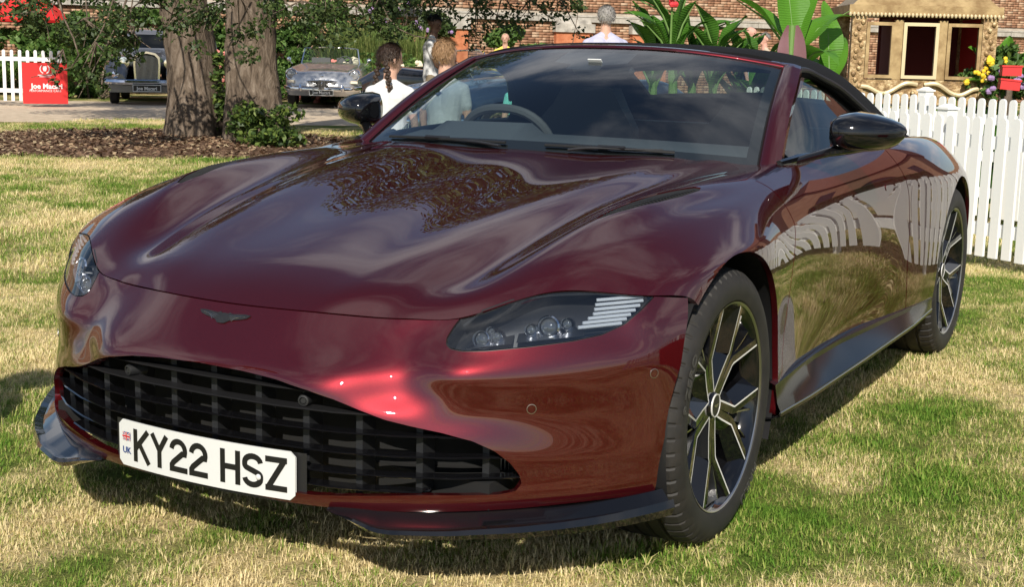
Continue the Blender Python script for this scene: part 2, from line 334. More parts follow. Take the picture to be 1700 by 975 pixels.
AC = spl(tb, AB.reshape(len(AB), -1), np.linspace(0, tb[-1], 281)).reshape(281, len(BR), 3)
st = np.mean(np.linalg.norm(np.diff(AC, axis=1), axis=2), axis=0); tr_ = np.concatenate([[0], np.cumsum(st)])
Bm = spl(tr_, AC.transpose(1, 0, 2).reshape(len(BR), -1), np.linspace(0, tr_[-1], 110)).reshape(110, 281, 3)
FV = Bm.reshape(-1, 3); FF = gridF(110, 281, True)

# outlines (surveyed), all for the near half and mirrored through |x|
HL = [(.531,.600),(.535,.588),(.548,.580),(.575,.577),(.62,.579),(.70,.588),(.77,.598),(.815,.609),(.85,.630),(.872,.658),(.884,.682),(.878,.700),(.80,.716),(.70,.712),(.62,.700),(.56,.672),(.545,.650),(.535,.622)]
GR = [(0,.512),(.12,.508),(.212,.500),(.29,.486),(.345,.470),(.40,.448),(.45,.430),(.50,.418),(.562,.405),(.62,.388),(.66,.366),(.688,.338),(.703,.310),(.707,.290),(.698,.274),(.67,.268),(.541,.268),(.45,.262),(.30,.250),(0,.248)]
GR = GR + [(-x, z) for x, z in GR[-2:0:-1]]
FA, RA = (0.0, .352, .394), (2.704, .356, .402)       # wheel arches: y, z, radius
def door_front(z): return np.interp(z, [.2, .38, .63, .76, .84, .93], [.42, .47, .533, .566, .54, .52])
def door_rear(z): return np.interp(z, [.2, .45, .6, .75, .9, 1.0], [1.93, 1.90, 1.88, 1.83, 1.74, 1.70])
def cowl(x): return .625+.36*np.abs(x)**2.1
def arch_d(V, a): return np.hypot(V[:, 1]-a[0], V[:, 2]-a[1])-a[2]
ax_ = lambda V: np.abs(V[:, 0])
GAP = .0032

# --- clamshell hood with both front wings
V, F = BV, BF
d = np.minimum.reduce([arch_d(V, FA), V[:, 1]+0*V[:, 2]+9, door_front(V[:, 2])-GAP-V[:, 1]])
side = ax_(V) > .79
d_cowl = cowl(V[:, 0])-V[:, 1]
d = np.where(ax_(V) > .80, np.minimum(arch_d(V, FA), door_front(V[:, 2])-GAP-V[:, 1]), np.minimum(d_cowl, 9))
d = np.minimum(d, V[:, 2]-.245)
fd = np.concatenate([np.zeros((2*NV+1, 1)), np.cumsum(np.linalg.norm(np.diff(S, axis=1), axis=2), axis=1)], 1).reshape(-1)
d = np.minimum(d, fd-.0042)
VENT = [(.655,-.215),(.668,-.218),(.706,-.13),(.734,-.02),(.752,.09),(.760,.20),(.752,.232),(.738,.226),(.708,.12),(.681,0),(.660,-.12)]
dv = -poly_sd(np.stack([ax_(V), V[:, 1]], 1), VENT); dv[V[:, 2] < .7] = 1
hv, hf = clip(V, F, np.minimum(d, dv))
hood = new_obj('hood', *lip(hv, hf, .016), paint, car)
vv, vf = clip(V, F, np.minimum(-dv-.0005, V[:, 2]-.7))
nn_ = vnormals(vv, vf); vv = vv-nn_*.0035
for sgn in (-1, 1):
    q = clip(vv, vf, sgn*vv[:, 0]); mv = new_obj('hood_vent', *q, void_m, hood)
    mb = MB()
    for k in range(26):
        t = k/25; a = curve3([tuple(BV[np.argmin((BV[:, 0]-x_)**2+(BV[:, 1]-y_)**2+(BV[:, 2] < .7))]) for x_, y_ in ((.668,-.18),(.697,-.06),(.722,.07),(.747,.20))], 26)[k]
        mb.box((sgn*(a[0]-.004), a[1], a[2]-.0060), (.050*(1-.6*abs(2*t-1)), .0035, .008), rot=(0, 0, -.5*sgn))
    mb.build('vent_slats', plastic, mv)
# --- doors
V, F = BV, BF
dd = np.minimum.reduce([V[:, 1]-door_front(V[:, 2])-GAP, door_rear(V[:, 2])-GAP-V[:, 1], V[:, 2]-.30])
belt = np.interp(V[:, 1], [p[0] for p in ROWS[7]], [p[1] for p in ROWS[7]])
dd = np.minimum(dd, ax_(V)-(belt-.018))
doors = {}
for sgn in (1, -1):
    q = clip(V, F, np.minimum(dd, sgn*V[:, 0]-.3)); doors[sgn] = new_obj('door', *lip(*q, .014), paint, car)
# --- rear body
rd = V[:, 1]-door_rear(V[:, 2])-GAP
rd = np.where(ax_(V) < belt-.018, V[:, 1]-2.45, rd); rd = np.minimum.reduce([rd, arch_d(V, RA), V[:, 2]-.25])
rear = new_obj('rear_body', *lip(*clip(V, F, rd), .016), paint, car)
tail = MB(); L0 = S[:, -1]; ring = [tuple(p) for p in L0]
tail.add(ring + [(p[0]*.96, p[1]+.10, p[2]*.93+.03) for p in ring] + [(p[0]*.3, p[1]+.13, .55) for p in ring], gridF(3, len(ring), True)); tail.build('rear_bumper', paint, car)

# --- bumper, headlamp lenses
V, F = FV, FF
fx = np.stack([ax_(V), V[:, 2]], 1)
hl = poly_sd(fx, HL); gr = poly_sd(np.stack([V[:, 0], V[:, 2]], 1), GR)
d = np.minimum.reduce([-hl-.0015, -gr, arch_d(V, FA)])
bv, bf = clip(V, F, d)
bump_o = new_obj('front_bumper', *lip(bv, bf, .022), paint, car)
trim = clip(V, F, np.minimum(-(np.abs(hl+.0025))+.0045, 9+0*hl)); tn = vnormals(*trim)
[new_obj('headlamp_seal', *clip(trim[0]-tn*.004, trim[1], s*trim[0][:, 0]), plastic, bump_o) for s in (1, -1)]
for sgn in (1, -1):
    lv, lf = clip(V, F, np.minimum(hl-.001, sgn*V[:, 0]))
    lamp = new_obj('headlamp', lv-vnormals(lv, lf)*.002, lf, lglass, car); ln = vnormals(lv, lf)
    new_obj('lamp_housing', lv-ln*.055, lf, plastic, lamp)
    # side walls of the bucket
    w = lip(lv, lf, .055); nb = len(lf); new_obj('lamp_wall', w[0], w[1][nb:], plastic, lamp)
    def surf(x, z, off):
        dq = (lv[:, 0]-sgn*x)**2+(lv[:, 2]-z)**2; ii = np.argsort(dq)[:5]; ww = 1/(dq[ii]+1e-7); ww /= ww.sum(); p_ = (lv[ii]*ww[:, None]).sum(0); n_ = ln[ii].mean(0); p_[0] = sgn*x; p_[2] = z; return Vector(p_-n_*off), Vector(n_)
    for (x, z, r) in ((.598, .612, .017), (.630, .616, .013), (.612, .630, .010), (.722, .636, .021), (.692, .630, .012), (.754, .642, .012)):
        p, n = surf(x, z, .030); n = (n*.5+Vector((0, -1, .1))).normalized()
        q = n.to_track_quat('Z', 'Y').to_matrix()
        mb = MB(); prof = [(r*1.25, -.02), (r*1.25, .004), (r*1.1, .008), (r, .004), (r, -.01)]
        mb.lathe(prof, 20); mb.V = [tuple(q @ Vector(v)+p) for v in mb.V]; ring_ = mb.build('projector_ring', chrome, lamp)
        mb = MB(); mb.sphere((0, 0, -.004), (r*.95, r*.95, r*.6), 16, 10); mb.V = [tuple(q @ Vector(v)+p) for v in mb.V]; mb.build('projector_lens', proj_m, lamp)
    bz = []
    for (x0, x1, z0, z1) in ((.575, .665, .600, .606), (.672, .79, .612, .618)):
        mb = MB(); a0, n0 = surf(x0, z0-.012, .018); a1, n1 = surf(x1, z1-.008, .018); a2, _ = surf(x1, z1+.020, .048); a3, _ = surf(x0, z0+.016, .048)
        mb.add([a0, a1, a2, a3, a0-n0*.004, a1-n1*.004], [(0, 1, 2, 3), (4, 5, 1, 0)]); mb.build('reflector_plate', satin, lamp)
    drl = MB()
    for k in range(7):
        z = .627+.0095*k; x0 = .786-.004*abs(k-3)+.002*k; x1 = min(.846+.0062*k, .873)
        P = curve3([surf(x0+(x1-x0)*t, z+.006*t, .012)[0] for t in (0, .5, 1)], 7)
        drl.tube(P, .0040, 6)
    drl.build('daytime_light_bars', mat('light_bar', (.40, .42, .45), .35), lamp)
    eb = MB(); P = [surf(x, z, .010)[0] for x, z in ((.55, .628), (.58, .662), (.63, .684), (.70, .694), (.78, .697), (.84, .693))]; eb.tube(P, .003, 6); eb.build('lamp_brow', vane_m, lamp)

# --- grille
def plan_pt(x, z, inset=0.):
    k = np.argmin((FV[:, 0]-x)**2+(FV[:, 2]-z)**2*.05) if False else None
    yy = np.interp(abs(x), [0, .2, .34, .46, .575, .68, .76, .83], [-.885, -.878, -.857, -.815, -.757, -.68, -.603, -.522]); return Vector((x, float(yy)+inset, z))
grx = np.array(GR)
def gr_span(z):
    xs = np.linspace(0, .75, 300); s = poly_sd(np.stack([xs, 0*xs+z], 1), GR); i = np.where(s > 0)[0]; return xs[i[-1]] if len(i) else 0
def gr_top(x):
    zs = np.linspace(.25, .53, 300); s = poly_sd(np.stack([0*zs+x, zs], 1), GR); i = np.where(s > 0)[0]; return (zs[i[0]], zs[i[-1]]) if len(i) else (0, 0)
grille = MB()
back = []
for x in np.linspace(-.72, .72, 49): back.append([plan_pt(x*.98, z, .16) for z in (.22, .38, .54)])
grille.grid(back); grille = grille.build('grille', void_m, car)
for z in (.478, .436, .392, .346, .300, .266):
    w = gr_span(z)
    if w < .05: continue
    w += .012; mb = MB(); xs = np.linspace(-w, w, 61); sec = []
    for x in xs:
        p = plan_pt(x, z, .016); sec.append([p+Vector((0, 0, .002)), p+Vector((0, -.004, .0)), p+Vector((0, 0, -.0025)), p+Vector((0, .034, -.004)), p+Vector((0, .034, .003)), p+Vector((0, 0, .002))])
    mb.grid(np.array([[tuple(q) for q in r] for r in sec])); mb.build('grille_bar', gloss if z < .4 else plastic, grille)
for k in range(-5, 6):
    x = k*.125; lo, hi = gr_top(x)
    if hi-lo < .03: continue
    p = plan_pt(x, 0, .062); mb = MB(); mb.box((x, p.y+.01, (lo+hi)/2), (.017, .050, hi-lo+.02), rot=(0, 0, -.0)); mb.build('grille_vane', vane_m, grille)
for sgn in (1, -1):
    mb = MB(); p = plan_pt(.256*sgn, .452, .034); q = Vector((sgn*.25, -1, 0)).normalized().to_track_quat('Z', 'Y').to_matrix()
    mb.lathe([(.0, .010), (.006, .010), (.0065, .007), (.008, .007), (.0085, .012), (.0125, .011), (.014, .006), (.0165, -.035)], 20); mb.V = [tuple(q @ Vector(v)+p) for v in mb.V]; mb.build('front_camera', vane_m, grille)
    mb = MB()
    for k in range(14): mb.box(plan_pt(sgn*(.60+.007*k), .315, .13), (.0025, .006, .055))
    mb.build('radiator_fins', satin, grille)
# lower mesh and number plate
pl = thing_plate = None
PW, PH = .52, .111; py0 = -.897
def plate_pt(u, v, off=0.):                 # u across, v up, bent round the nose
    return Vector((u, py0+.30*u*u-off, .2865+v))
def rrect(w, h, r, n=5):
    P = []
    for cx_, cy_, a0 in ((w/2-r, h/2-r, 0), (-w/2+r, h/2-r, 90), (-w/2+r, -h/2+r, 180), (w/2-r, -h/2+r, 270)):
        P += [(cx_+r*cos(radians(a0+90*k/n)), cy_+r*sin(radians(a0+90*k/n))) for k in range(n+1)]
    return P
mb = MB(); us = np.linspace(-PW/2, PW/2, 41); GT = []
def vmax(u): e = abs(u)-(PW/2-.012); return PH/2-(0 if e <= 0 else .012-sqrt(max(0, .012**2-e*e)))
mb.grid([[tuple(plate_pt(u, v*vmax(u), 0)) for v in (-1, 1)] for u in us]); mb.grid([[tuple(plate_pt(u, v*vmax(u), -.004)) for v in (1, -1)] for u in us])
mb.grid([[tuple(plate_pt(u, vmax(u), 0)), tuple(plate_pt(u, vmax(u), -.004))] for u in us]); mb.grid([[tuple(plate_pt(u, -vmax(u), -.004)), tuple(plate_pt(u, -vmax(u), 0))] for u in us])
plate = mb.build('number_plate', white_p, car, sharp=40); plate['label'] = 'white UK number plate reading KY22 HSZ'
carrier = MB(); carrier.grid([[tuple(plate_pt(u, v, -.012)) for v in (-.066, .052)] for u in np.linspace(-.28, .28, 41)]); carrier.build('plate_holder', plastic, car)
def stroke(mb, pts, w, close=False):
    """thick polyline on the plate with mitred joints"""
    P = [Vector((*p, 0)) for p in pts]; n = len(P); A = []; B = []
    for i, p in enumerate(P):
        d0 = (p-P[i-1]).normalized() if i > 0 else (P[1]-p).normalized(); d1 = (P[i+1]-p).normalized() if i < n-1 else d0
        n0 = Vector((-d0.y, d0.x, 0)); n1 = Vector((-d1.y, d1.x, 0)); mm_ = (n0+n1).normalized(); k = w/2/max(.45, mm_.dot(n0))
        A.append(p+mm_*k); B.append(p-mm_*k)
    V = [tuple(plate_pt(q.x, q.y, .0012)) for q in A+B]; mb.add(V, [(i, n+i, n+i+1, i+1) for i in range(n-1)])
def arc(cx, cy, rx, ry, a0, a1, n=10): return [(cx+rx*cos(radians(a0+(a1-a0)*k/n)), cy+ry*sin(radians(a0+(a1-a0)*k/n))) for k in range(n+1)]
cw, ch, sw = .049, .079, .0135; hw, hh_ = cw/2-sw/2+.003, ch/2
G = {
 'K': [[(-hw, -hh_), (-hw, hh_)], [(hw+.002, hh_), (-hw+.002, -.006)], [(-.006, .004), (hw+.004, -hh_)]],
 'Y': [[(-hw-.003, hh_), (0, .002)], [(hw+.003, hh_), (0, .002), (0, -hh_)]],
 '2': [arc(0, hh_-sw/2-hw+.001, hw, hw, 175, -20, 12)+[(hw*.6, .006), (-hw*.75, -.017), (-hw, -.024), (-hw, -hh_+sw/2)], [(-hw-sw/2, -hh_+sw/2), (hw+sw/2, -hh_+sw/2)]],
 'H': [[(-hw, -hh_), (-hw, hh_)], [(hw, -hh_), (hw, hh_)], [(-hw, 0), (hw, 0)]],
 'S': [arc(0, hh_-sw/2-.0155, hw, .0155, 5, 180, 10)+[(-hw, .014)]+arc(-hw+.012, .012, .012, .008, 180, 250, 4)+arc(hw-.012, -.012, .012, .008, 70, 0, 4)+arc(0, -hh_+sw/2+.0155, hw, .0155, 0, -175, 10)],
 'Z': [[(-hw-sw/2, hh_-sw/2), (hw+sw/2, hh_-sw/2)], [(hw, hh_-sw/2), (-hw, -hh_+sw/2)], [(-hw-sw/2, -hh_+sw/2), (hw+sw/2, -hh_+sw/2)]],
}
u = -.180
for chx in 'KY22 HSZ':
    if chx == ' ': u += .030; continue
    mb = MB()
    for s in G[chx]: stroke(mb, [(a+u, b) for a, b in s], sw)
    mb.build('plate_character', ink, plate, smooth=False); u += .0605
def prect(u0, u1, v0, v1, m_, nm, off): mb = MB(); mb.grid([[tuple(plate_pt(u, v, off)) for v in (v0, v1)] for u in (u0, u1)]); return mb.build(nm, m_, plate, smooth=False)
fu, fv_ = -.232, .0165
prect(fu-.014, fu+.014, fv_-.010, fv_+.010, blue_ink, 'flag_field', .0010)
for (w_, m_, off) in ((.0040, white_p, .0014), (.0016, red_ink, .0018)):
    mb = MB()
    for s in ([(-.0135, -.0095), (.0135, .0095)], [(-.0135, .0095), (.0135, -.0095)]):
        V = [Vector((fu+a, fv_+b, 0)) for a, b in s]; d_ = (V[1]-V[0]).normalized(); n_ = Vector((-d_.y, d_.x, 0))*w_/2
        mb.add([tuple(plate_pt(q.x, q.y, off)) for q in (V[0]-n_, V[0]+n_, V[1]+n_, V[1]-n_)], [(3, 2, 1, 0)])
    mb.build('flag_saltire', m_, plate, smooth=False)
for (w_, m_, off) in ((.0066, white_p, .0022), (.0040, red_ink, .0026)):
    prect(fu-.014, fu+.014, fv_-w_/2, fv_+w_/2, m_, 'flag_cross', off); prect(fu-w_/2, fu+w_/2, fv_-.010, fv_+.010, m_, 'flag_cross', off+.0002)
pq = plate_pt(-.232, -.018, .0015); text_obj('country_code', 'UK', .022, blue_ink, plate, pq, (pi/2, 0, -.14), .0004, bold=.0002)
pq = plate_pt(0, -.049, .0015); text_obj('plate_maker_line', 'LONDON   MOTORS   KENT', .006, vane_m, plate, pq, (pi/2, 0, 0), .0002) if False else None
sp = plate_pt(.168, -.013, .002); mb = MB(); mb.sphere(tuple(sp), (.007, .004, .007), 12, 8); mb.build('plate_screw', white_p, plate)

# nose badge: winged emblem
bd = MB(); W_ = [(0,-.013),(.010,-.012),(.020,-.006),(.034,-.003),(.052,.0),(.066,.004),(.074,.011),(.060,.012),(.040,.011),(.022,.009),(.013,.012),(.010,.009),(0,.010)]
W_ = W_+[(-x, z) for x, z in W_[-2:0:-1]]
def nose_pt(x, z, off=.0):
    k = np.argmin((FV[:, 0]-x)**2+(FV[:, 2]-z)**2); return Vector((x, FV[k, 1]-off*.8, z+off*.6))
n_ = len(W_); A = [nose_pt(a, .602+b*.9, .003) for a, b in W_]; B = [nose_pt(a, .602+b*.9, -.004) for a, b in W_]
bd.add(A+B+[nose_pt(0, .602, .004)], [(i, (i+1) % n_, n_+(i+1) % n_, n_+i) for i in range(n_)]+[(2*n_, (i+1) % n_, i) for i in range(n_)])
badge = bd.build('winged_badge', plastic, car, smooth=False)
for sg_ in (-1, 1):
    for k in range(4): mb = MB(); mb.tube([nose_pt(sg_*(.016+.004*k), .600-.003*k+.005, .0036), nose_pt(sg_*(.036+.008*(3-k)), .603+.0018*(3-k), .0036)], .0006, 5); mb.build('feather_line', satin, badge)
# parking sensors
def bump_pt(x, z):
    k = np.argmin((FV[:, 0]-x)**2+(FV[:, 2]-z)**2); return Vector(FV[k]), Vector(vnF[k])
vnF = vnormals(FV, FF)
for sgn in (1, -1):
    for (x, z) in ((.716, .452), (.912, .520)):
        p, n = bump_pt(sgn*x, z); n = n if n.y < 0 or n.x*sgn > .5 else -n; q = n.to_track_quat('Z', 'Y').to_matrix()
        mb = MB(); mb.lathe([(.0112, -.002), (.0112, .0012), (.0098, .0014), (.0096, -.0004)], 20); mb.V = [tuple(q @ Vector(v)+p) for v in mb.V]; rg = mb.build('sensor_ring', satin, car)
        mb = MB(); mb.lathe([(0.0, .0008), (.0094, .0006)], 20); mb.V = [tuple(q @ Vector(v)+p) for v in mb.V]; mb.build('parking_sensor', paint, rg)

# --- front splitter blades, side skirts
def plan2(x): return float(np.interp(x, [0,.2,.34,.466,.578,.687,.764,.838,.881,.907,.921,.935], [-.888,-.881,-.860,-.816,-.758,-.677,-.603,-.522,-.467,-.432,-.411,-.385]))
for sgn in (1, -1):
    xs = np.concatenate([np.linspace(.335, .56, 14), np.linspace(.58, .93, 22)]); sec = []
    for i, x in enumerate(xs):
        y = plan2(x); t = (plan2(x+.004)-plan2(x-.004))/.008; n = Vector((t, -1, 0)).normalized()
        e = .002+.052*min(1, ((x-.335)/.14))**.8*(1-.25*max(0, (x-.75)/.18)); zb = .206-.012*min(1, (x-.335)/.10)+.010*max(0, (x-.8)/.13)**1.5
        base = Vector((x, y, 0)); up_ = .012*max(0, (x-.55)/.38)
        P = [(-.05, zb+.036), (.0, zb+.030+up_), (e*.6, zb+.012+up_*.8), (e, zb+.010+up_*1.6), (e+.006, zb+.002+up_*.8), (e-.004, zb-.010), (.0, zb-.014), (-.06, zb-.014)]
        tf_ = min(1, .12+(x-.335)/.13); P = [(a, .224+(z-.224)*tf_) for a, z in P]
        sec.append([tuple(Vector(((base+n*a).x*sgn, (base+n*a).y, z))) for a, z in P])
    G_ = np.array(sec); G_ = G_ if sgn > 0 else G_[::-1]
    mb = MB(); mb.grid(G_); mb.F.append(tuple(range(len(P)))[::1]); mb.F.append(tuple(range((len(xs)-1)*len(P), len(xs)*len(P)))[::-1]); mb.build('splitter', gloss, car, sharp=30)
    ys = np.linspace(.36, 2.28, 40); sec = []
    for y in ys:
        xb = float(np.interp(y, [.3, .6, .85, 1.15, 1.65, 2.1, 2.4], [.948, .925, .908, .906, .930, .957, .962])); f = np.interp(y, [.36, .7, 1.4, 1.95, 2.28], [1, .9, .65, .5, .3])
        xo = np.interp(y, [.36, .6, 1.2, 1.9, 2.28], [.966, .978, .984, .984, .968]); zt = .292+.045*f
        P = [(xb-.03, zt+.012), (xb+.003, zt), (xb+.005, zt-.014), (xb+.5*(xo-xb), .286), (xo-.002, .266), (xo, .250), (xo-.03, .240), (xb-.2, .225)]
        sec.append([(a*sgn, y, z) for a, z in P])
    G_ = np.array(sec); G_ = G_[::-1] if sgn > 0 else G_
    mb = MB(); mb.grid(G_); mb.F.append(tuple(range(8))[::-1] if sgn < 0 else tuple(range(8))); mb.build('side_skirt', skirt_m, car, sharp=30)
    mb = MB(); mb.tube([(p[4][0], p[4][1], p[4][2]-.006) for p in sec], .003, 6); mb.build('skirt_edge', satin, car)
# underbody and wheel houses
mb = MB(); mb.box((0, 1.3, .26), (1.3, 4.0, .06)); mb.box((0, 1.35, .30), (1.66, 1.55, .10)); mb.build('underbody', void_m, car)
for sgn in (1, -1):
    for (yc, zc, r) in (FA, RA):
        mb = MB(); sec = []
        for k in range(33):
            a = radians(-25+230*k/32); sec.append([(sgn*x, yc+(r+.008*(x < .9))*cos(a), zc+(r+.008)*sin(a)) for x in (.935, .86, .70, .58)])
        mb.grid(sec if sgn > 0 else sec[::-1]); mb.add([(sgn*.58, yc+(r+.01)*cos(2*pi*k/24), zc+(r+.01)*sin(2*pi*k/24)) for k in range(24)], [tuple(range(24))]); mb.build('wheel_arch_liner', plastic, car)

# --- wheels (axis x, outer face towards +x)
def make_wheel(R, width, face):
    # origin at wheel centre in the rim face plane
    w = width
    rim = MB(); rim.lathe([(.255, -w+.01), (.262, -w+.012), (.240, -.16), (.232, -.10), (.240, -.05), (.250, -.014), (.262, -.004), (.2675, .0), (.2690, -.003), (.270, -.012)], 72, 'x')
    wheel = rim.build('wheel', gloss, car)
    ty = MB(); n = 60; angs = []
    for k in range(n): a = 2*pi*k/n; angs += [(a, 0), (a+.012, 1), (a+.020, 1), (a+.032, 0)]
    x0 = .006; x1 = -w-.004
    prof = [(.264, x0-.012, 0), (.272, x0-.004, 0), (.290, x0+.002, 0), (.310, x0+.0025, 0), (R-.030, x0-.001, 0), (R-.016, x0-.009, 1), (R-.007, x0-.020, 1), (R-.002, x0-.040, 1), (R-.001, x0-.058, 1)]
    span = abs(x1-x0); g1 = x0-.062
    for g in range(4):
        gx = x0-.066-(span-.132)*g/3; prof += [(R, gx+.006, 0), (R-.008, gx+.004, 0), (R-.008, gx-.004, 0), (R, gx-.006, 0)]
    prof += [(R-.002, x1+.040, 1), (R-.007, x1+.020, 1), (R-.03, x1, 0), (.29, x1, 0), (.262, x1+.012, 0)]
    V = []; k = len(prof)
    for a, gset in angs:
        for r, h, s in prof: rr = r-(.0045 if gset and s else 0); V.append((h, rr*cos(a), rr*sin(a)))
    na = len(angs); ty.add(V, [(i*k+j, i*k+j+1, ((i+1) % na)*k+j+1, ((i+1) % na)*k+j) for i in range(na) for j in range(k-1)])
    tyre = ty.build('tyre', rubber, wheel, sharp=25)
    for word, ac, rad_ in (('P ZERO', 2.75, .300), ('PIRELLI', 5.35, .300)):
        lt = text_obj('sidewall_lettering', word, .034, letter_m, wheel, (0, 0, 0), (0, 0, 0), .0006, bold=.0006); co_ = [v.co.copy() for v in lt.data.vertices]
        for v, c0_ in zip(lt.data.vertices, co_): an = ac-c0_.x/rad_*1.25; rr_ = rad_+.010+c0_.y; v.co = (x0+.0030+c0_.z, rr_*cos(an), rr_*sin(an))
    hub = MB(); hub.lathe([(.0, -.030), (.030, -.030), (.034, -.034), (.036, -.042), (.062, -.05), (.066, -.09)], 32, 'x'); hub.build('hub', gloss, wheel)
    cap = MB(); cap.lathe([(.0, -.0275), (.026, -.0275), (.0275, -.030), (.0275, -.036)], 28, 'x'); cp = cap.build('hub_cap', plastic, wheel)
    rg = MB(); rg.lathe([(.0275, -.036), (.0275, -.0265), (.0300, -.0265), (.0300, -.036)], 28, 'x'); rg.build('hub_ring', machined, wheel)
    wg = MB(); wg.add([(-.026, a, b) for a, b in ((-.019, .003), (-.004, .004), (0, .002), (.004, .004), (.019, .003), (.006, -.003), (0, -.005), (-.006, -.003))], [tuple(range(8))]); wg.build('cap_emblem', satin, wheel)
    def pol(r, a): return (r*cos(a), r*sin(a))
    for arm in range(5):
        a0 = radians(49+72*arm)
        web = MB(); A = [pol(.035, a0-.5), pol(.035, a0+.5), pol(.135, a0+.11), pol(.135, a0-.11)]
        web.add([(-.052, *p) for p in A]+[(-.085, *p) for p in A], [(0, 1, 2, 3), (1, 0, 4, 5), (2, 1, 5, 6), (3, 2, 6, 7), (0, 3, 7, 4)]); web.build('spoke_web', gloss, wheel, smooth=False)
        for sgn in (-1, 1):
            path = [(.030, sgn*.36, -.036, .0120), (.080, sgn*.165, -.033, .0120), (.134, sgn*.112, -.028, .0118), (.146, sgn*.120, -.026, .0112), (.262, sgn*.35, -.006, .0105)]
            body = MB(); face_ = MB(); sb = []; sf = []
            for i, (r, da, x, hw_) in enumerate(path):
                p = Vector((0, *pol(r, a0+da)))
                q0 = Vector((0, *pol(path[max(i-1, 0)][0], a0+path[max(i-1, 0)][1]))); q1 = Vector((0, *pol(path[min(i+1, 4)][0], a0+path[min(i+1, 4)][1])))
                t = (q1-q0).normalized(); nn2 = Vector((0, -t.z, t.y))
                inn = -sgn                       # inner side carries the wide black flank
                wa, wb = (.016, .040) if inn*1 > 0 else (.040, .016)
                ex = Vector((x, 0, 0)); dp = Vector((x-.045-.02*(i == 4), 0, 0))
                sb.append([tuple(p+nn2*hw_+ex), tuple(p+nn2*(hw_+wa*.75)+dp*.55+ex*.45), tuple(p+nn2*(hw_+wa*.55)+dp), tuple(p-nn2*(hw_+wb*.55)+dp), tuple(p-nn2*(hw_+wb*.75)+dp*.55+ex*.45), tuple(p-nn2*hw_+ex), tuple(p+nn2*hw_+ex)])
                e2 = Vector((x+.0006, 0, 0)); s_ = sgn
                sf.append([tuple(p+nn2*(s_*hw_)+e2), tuple(p+nn2*(s_*(hw_-.0048))+e2)] if s_ > 0 else [tuple(p+nn2*(s_*(hw_-.0048))+e2), tuple(p+nn2*(s_*hw_)+e2)])
            body.grid(np.array(sb)[::-1]); sp_ = body.build('spoke', gloss, wheel, sharp=20)
            face_.grid(np.array(sf)[::-1]); face_.build('machined_face', machined, sp_) if False else face_.build('spoke_edge', machined, wheel)
            # inner thin line of the Y
            sf = []
            for (r, da, x) in ((.150, sgn*.06, -.030), (.205, sgn*.13, -.022), (.258, sgn*.16, -.016)):
                p = Vector((0, *pol(r, a0+da))); t = Vector((0, -sin(a0+da), cos(a0+da))); sf.append([tuple(p-t*.0022+Vector((x, 0, 0))), tuple(p+t*.0022+Vector((x, 0, 0))), tuple(p+t*.006+Vector((x-.03, 0, 0))), tuple(p-t*.006+Vector((x-.03, 0, 0))), tuple(p-t*.0022+Vector((x, 0, 0)))])
            mb = MB(); mb.grid(np.array(sf)[::-1] if True else sf); mb.build('spoke_rib', satin if sgn > 0 else gloss, wheel, smooth=False)
    lipm = MB(); lipm.lathe([(.2615, -.0035), (.2640, -.0005), (.2672, .0006)], 72, 'x'); lipm.build('rim_lip', satin, wheel)
    dk = MB(); dk.lathe([(.07, -.135), (.19, -.135), (.19, -.165), (.07, -.165)], 48, 'x'); dk.build('brake_disc', satin, wheel)
    vb = MB(); vb.box((-.06, .205, -.06), (.05, .03, .06), rot=(-.3, 0, 0)); vb.build('wheel_weight_pad', satin, wheel)
    cb = MB(); sec = []
    for k in range(9): a = radians(-35+70*k/8)+pi*.95; sec.append([(x, r*cos(a), r*sin(a)) for x, r in ((-.112, .13), (-.112, .198), (-.125, .210), (-.18, .210), (-.18, .13))])
    cb.grid(sec); cb.build('brake_caliper', gloss, wheel)
    return wheel
wf = make_wheel(.352, .245, .935); wf.location = (.935, 0, .352)
wr = make_wheel(.356, .285, .945); wr.location = (.945, 2.704, .356)
for src in (wf, wr):
    c = copy_tree(src, car); c.location = (-src.location.x, src.location.y, src.location.z); c.rotation_euler = (0, 0, pi)
# --- windscreen, frame, soft top
def ws(u, v):      # u -1..1 across, v 0 base .. 1 header
    b = Vector((.715*u, .633+.175*abs(u)**2.1, .917-.021*abs(u)**2)); t = Vector((.600*u, 1.215+.135*abs(u)**2.2, 1.243-.053*abs(u)**2.4))
    p = b.lerp(t, v); bow = .055*sin(pi*v)*(1-.5*u*u); return p+Vector((0, -bow*.45, bow*.55))
us = np.linspace(-1, 1, 61); vs_ = np.linspace(0, 1, 21)
mb = MB(); mb.grid([[tuple(ws(u, v)) for v in vs_] for u in us]); screen = mb.build('windscreen', wglass, car)
# black printed border of the screen
mb = MB()
def inner(u, v): return Vector(ws(u, v))+Vector((0, .006, -.006))
edge = [((u, 0), (u*.97, .075)) for u in np.linspace(-1, 1, 41)]+[((1, v), (.945, .075+.885*v)) for v in np.linspace(0, 1, 21)]+[((u, 1), (u*.94, .955)) for u in np.linspace(1, -1, 41)]+[((-1, v), (-.945, .075+.885*v)) for v in np.linspace(1, 0, 21)]
mb.grid([[tuple(inner(*a)), tuple(inner(*b))] for a, b in edge]); mb.build('screen_border', void_m, screen)
mb = MB(); mb.grid([[tuple(inner(u*(.10 if v < .8 else .22+.05*0), v)) for u in np.linspace(-1, 1, 7)] for v in np.linspace(.72, .97, 9)]); mb.build('sensor_pod', plastic, screen)
mb = MB(); pz = ws(.045, .80); mb.box((pz.x, pz.y-.004, pz.z+.003), (.05, .004, .016), rot=(.9, 0, 0)); mb.build('pod_label', white_p, screen); mb = MB(); p = ws(.02, .80); mb.sphere((p.x, p.y+.10, p.z-.03), (.12, .03, .035), 16, 8); mb.build('rear_view_mirror', plastic, screen)
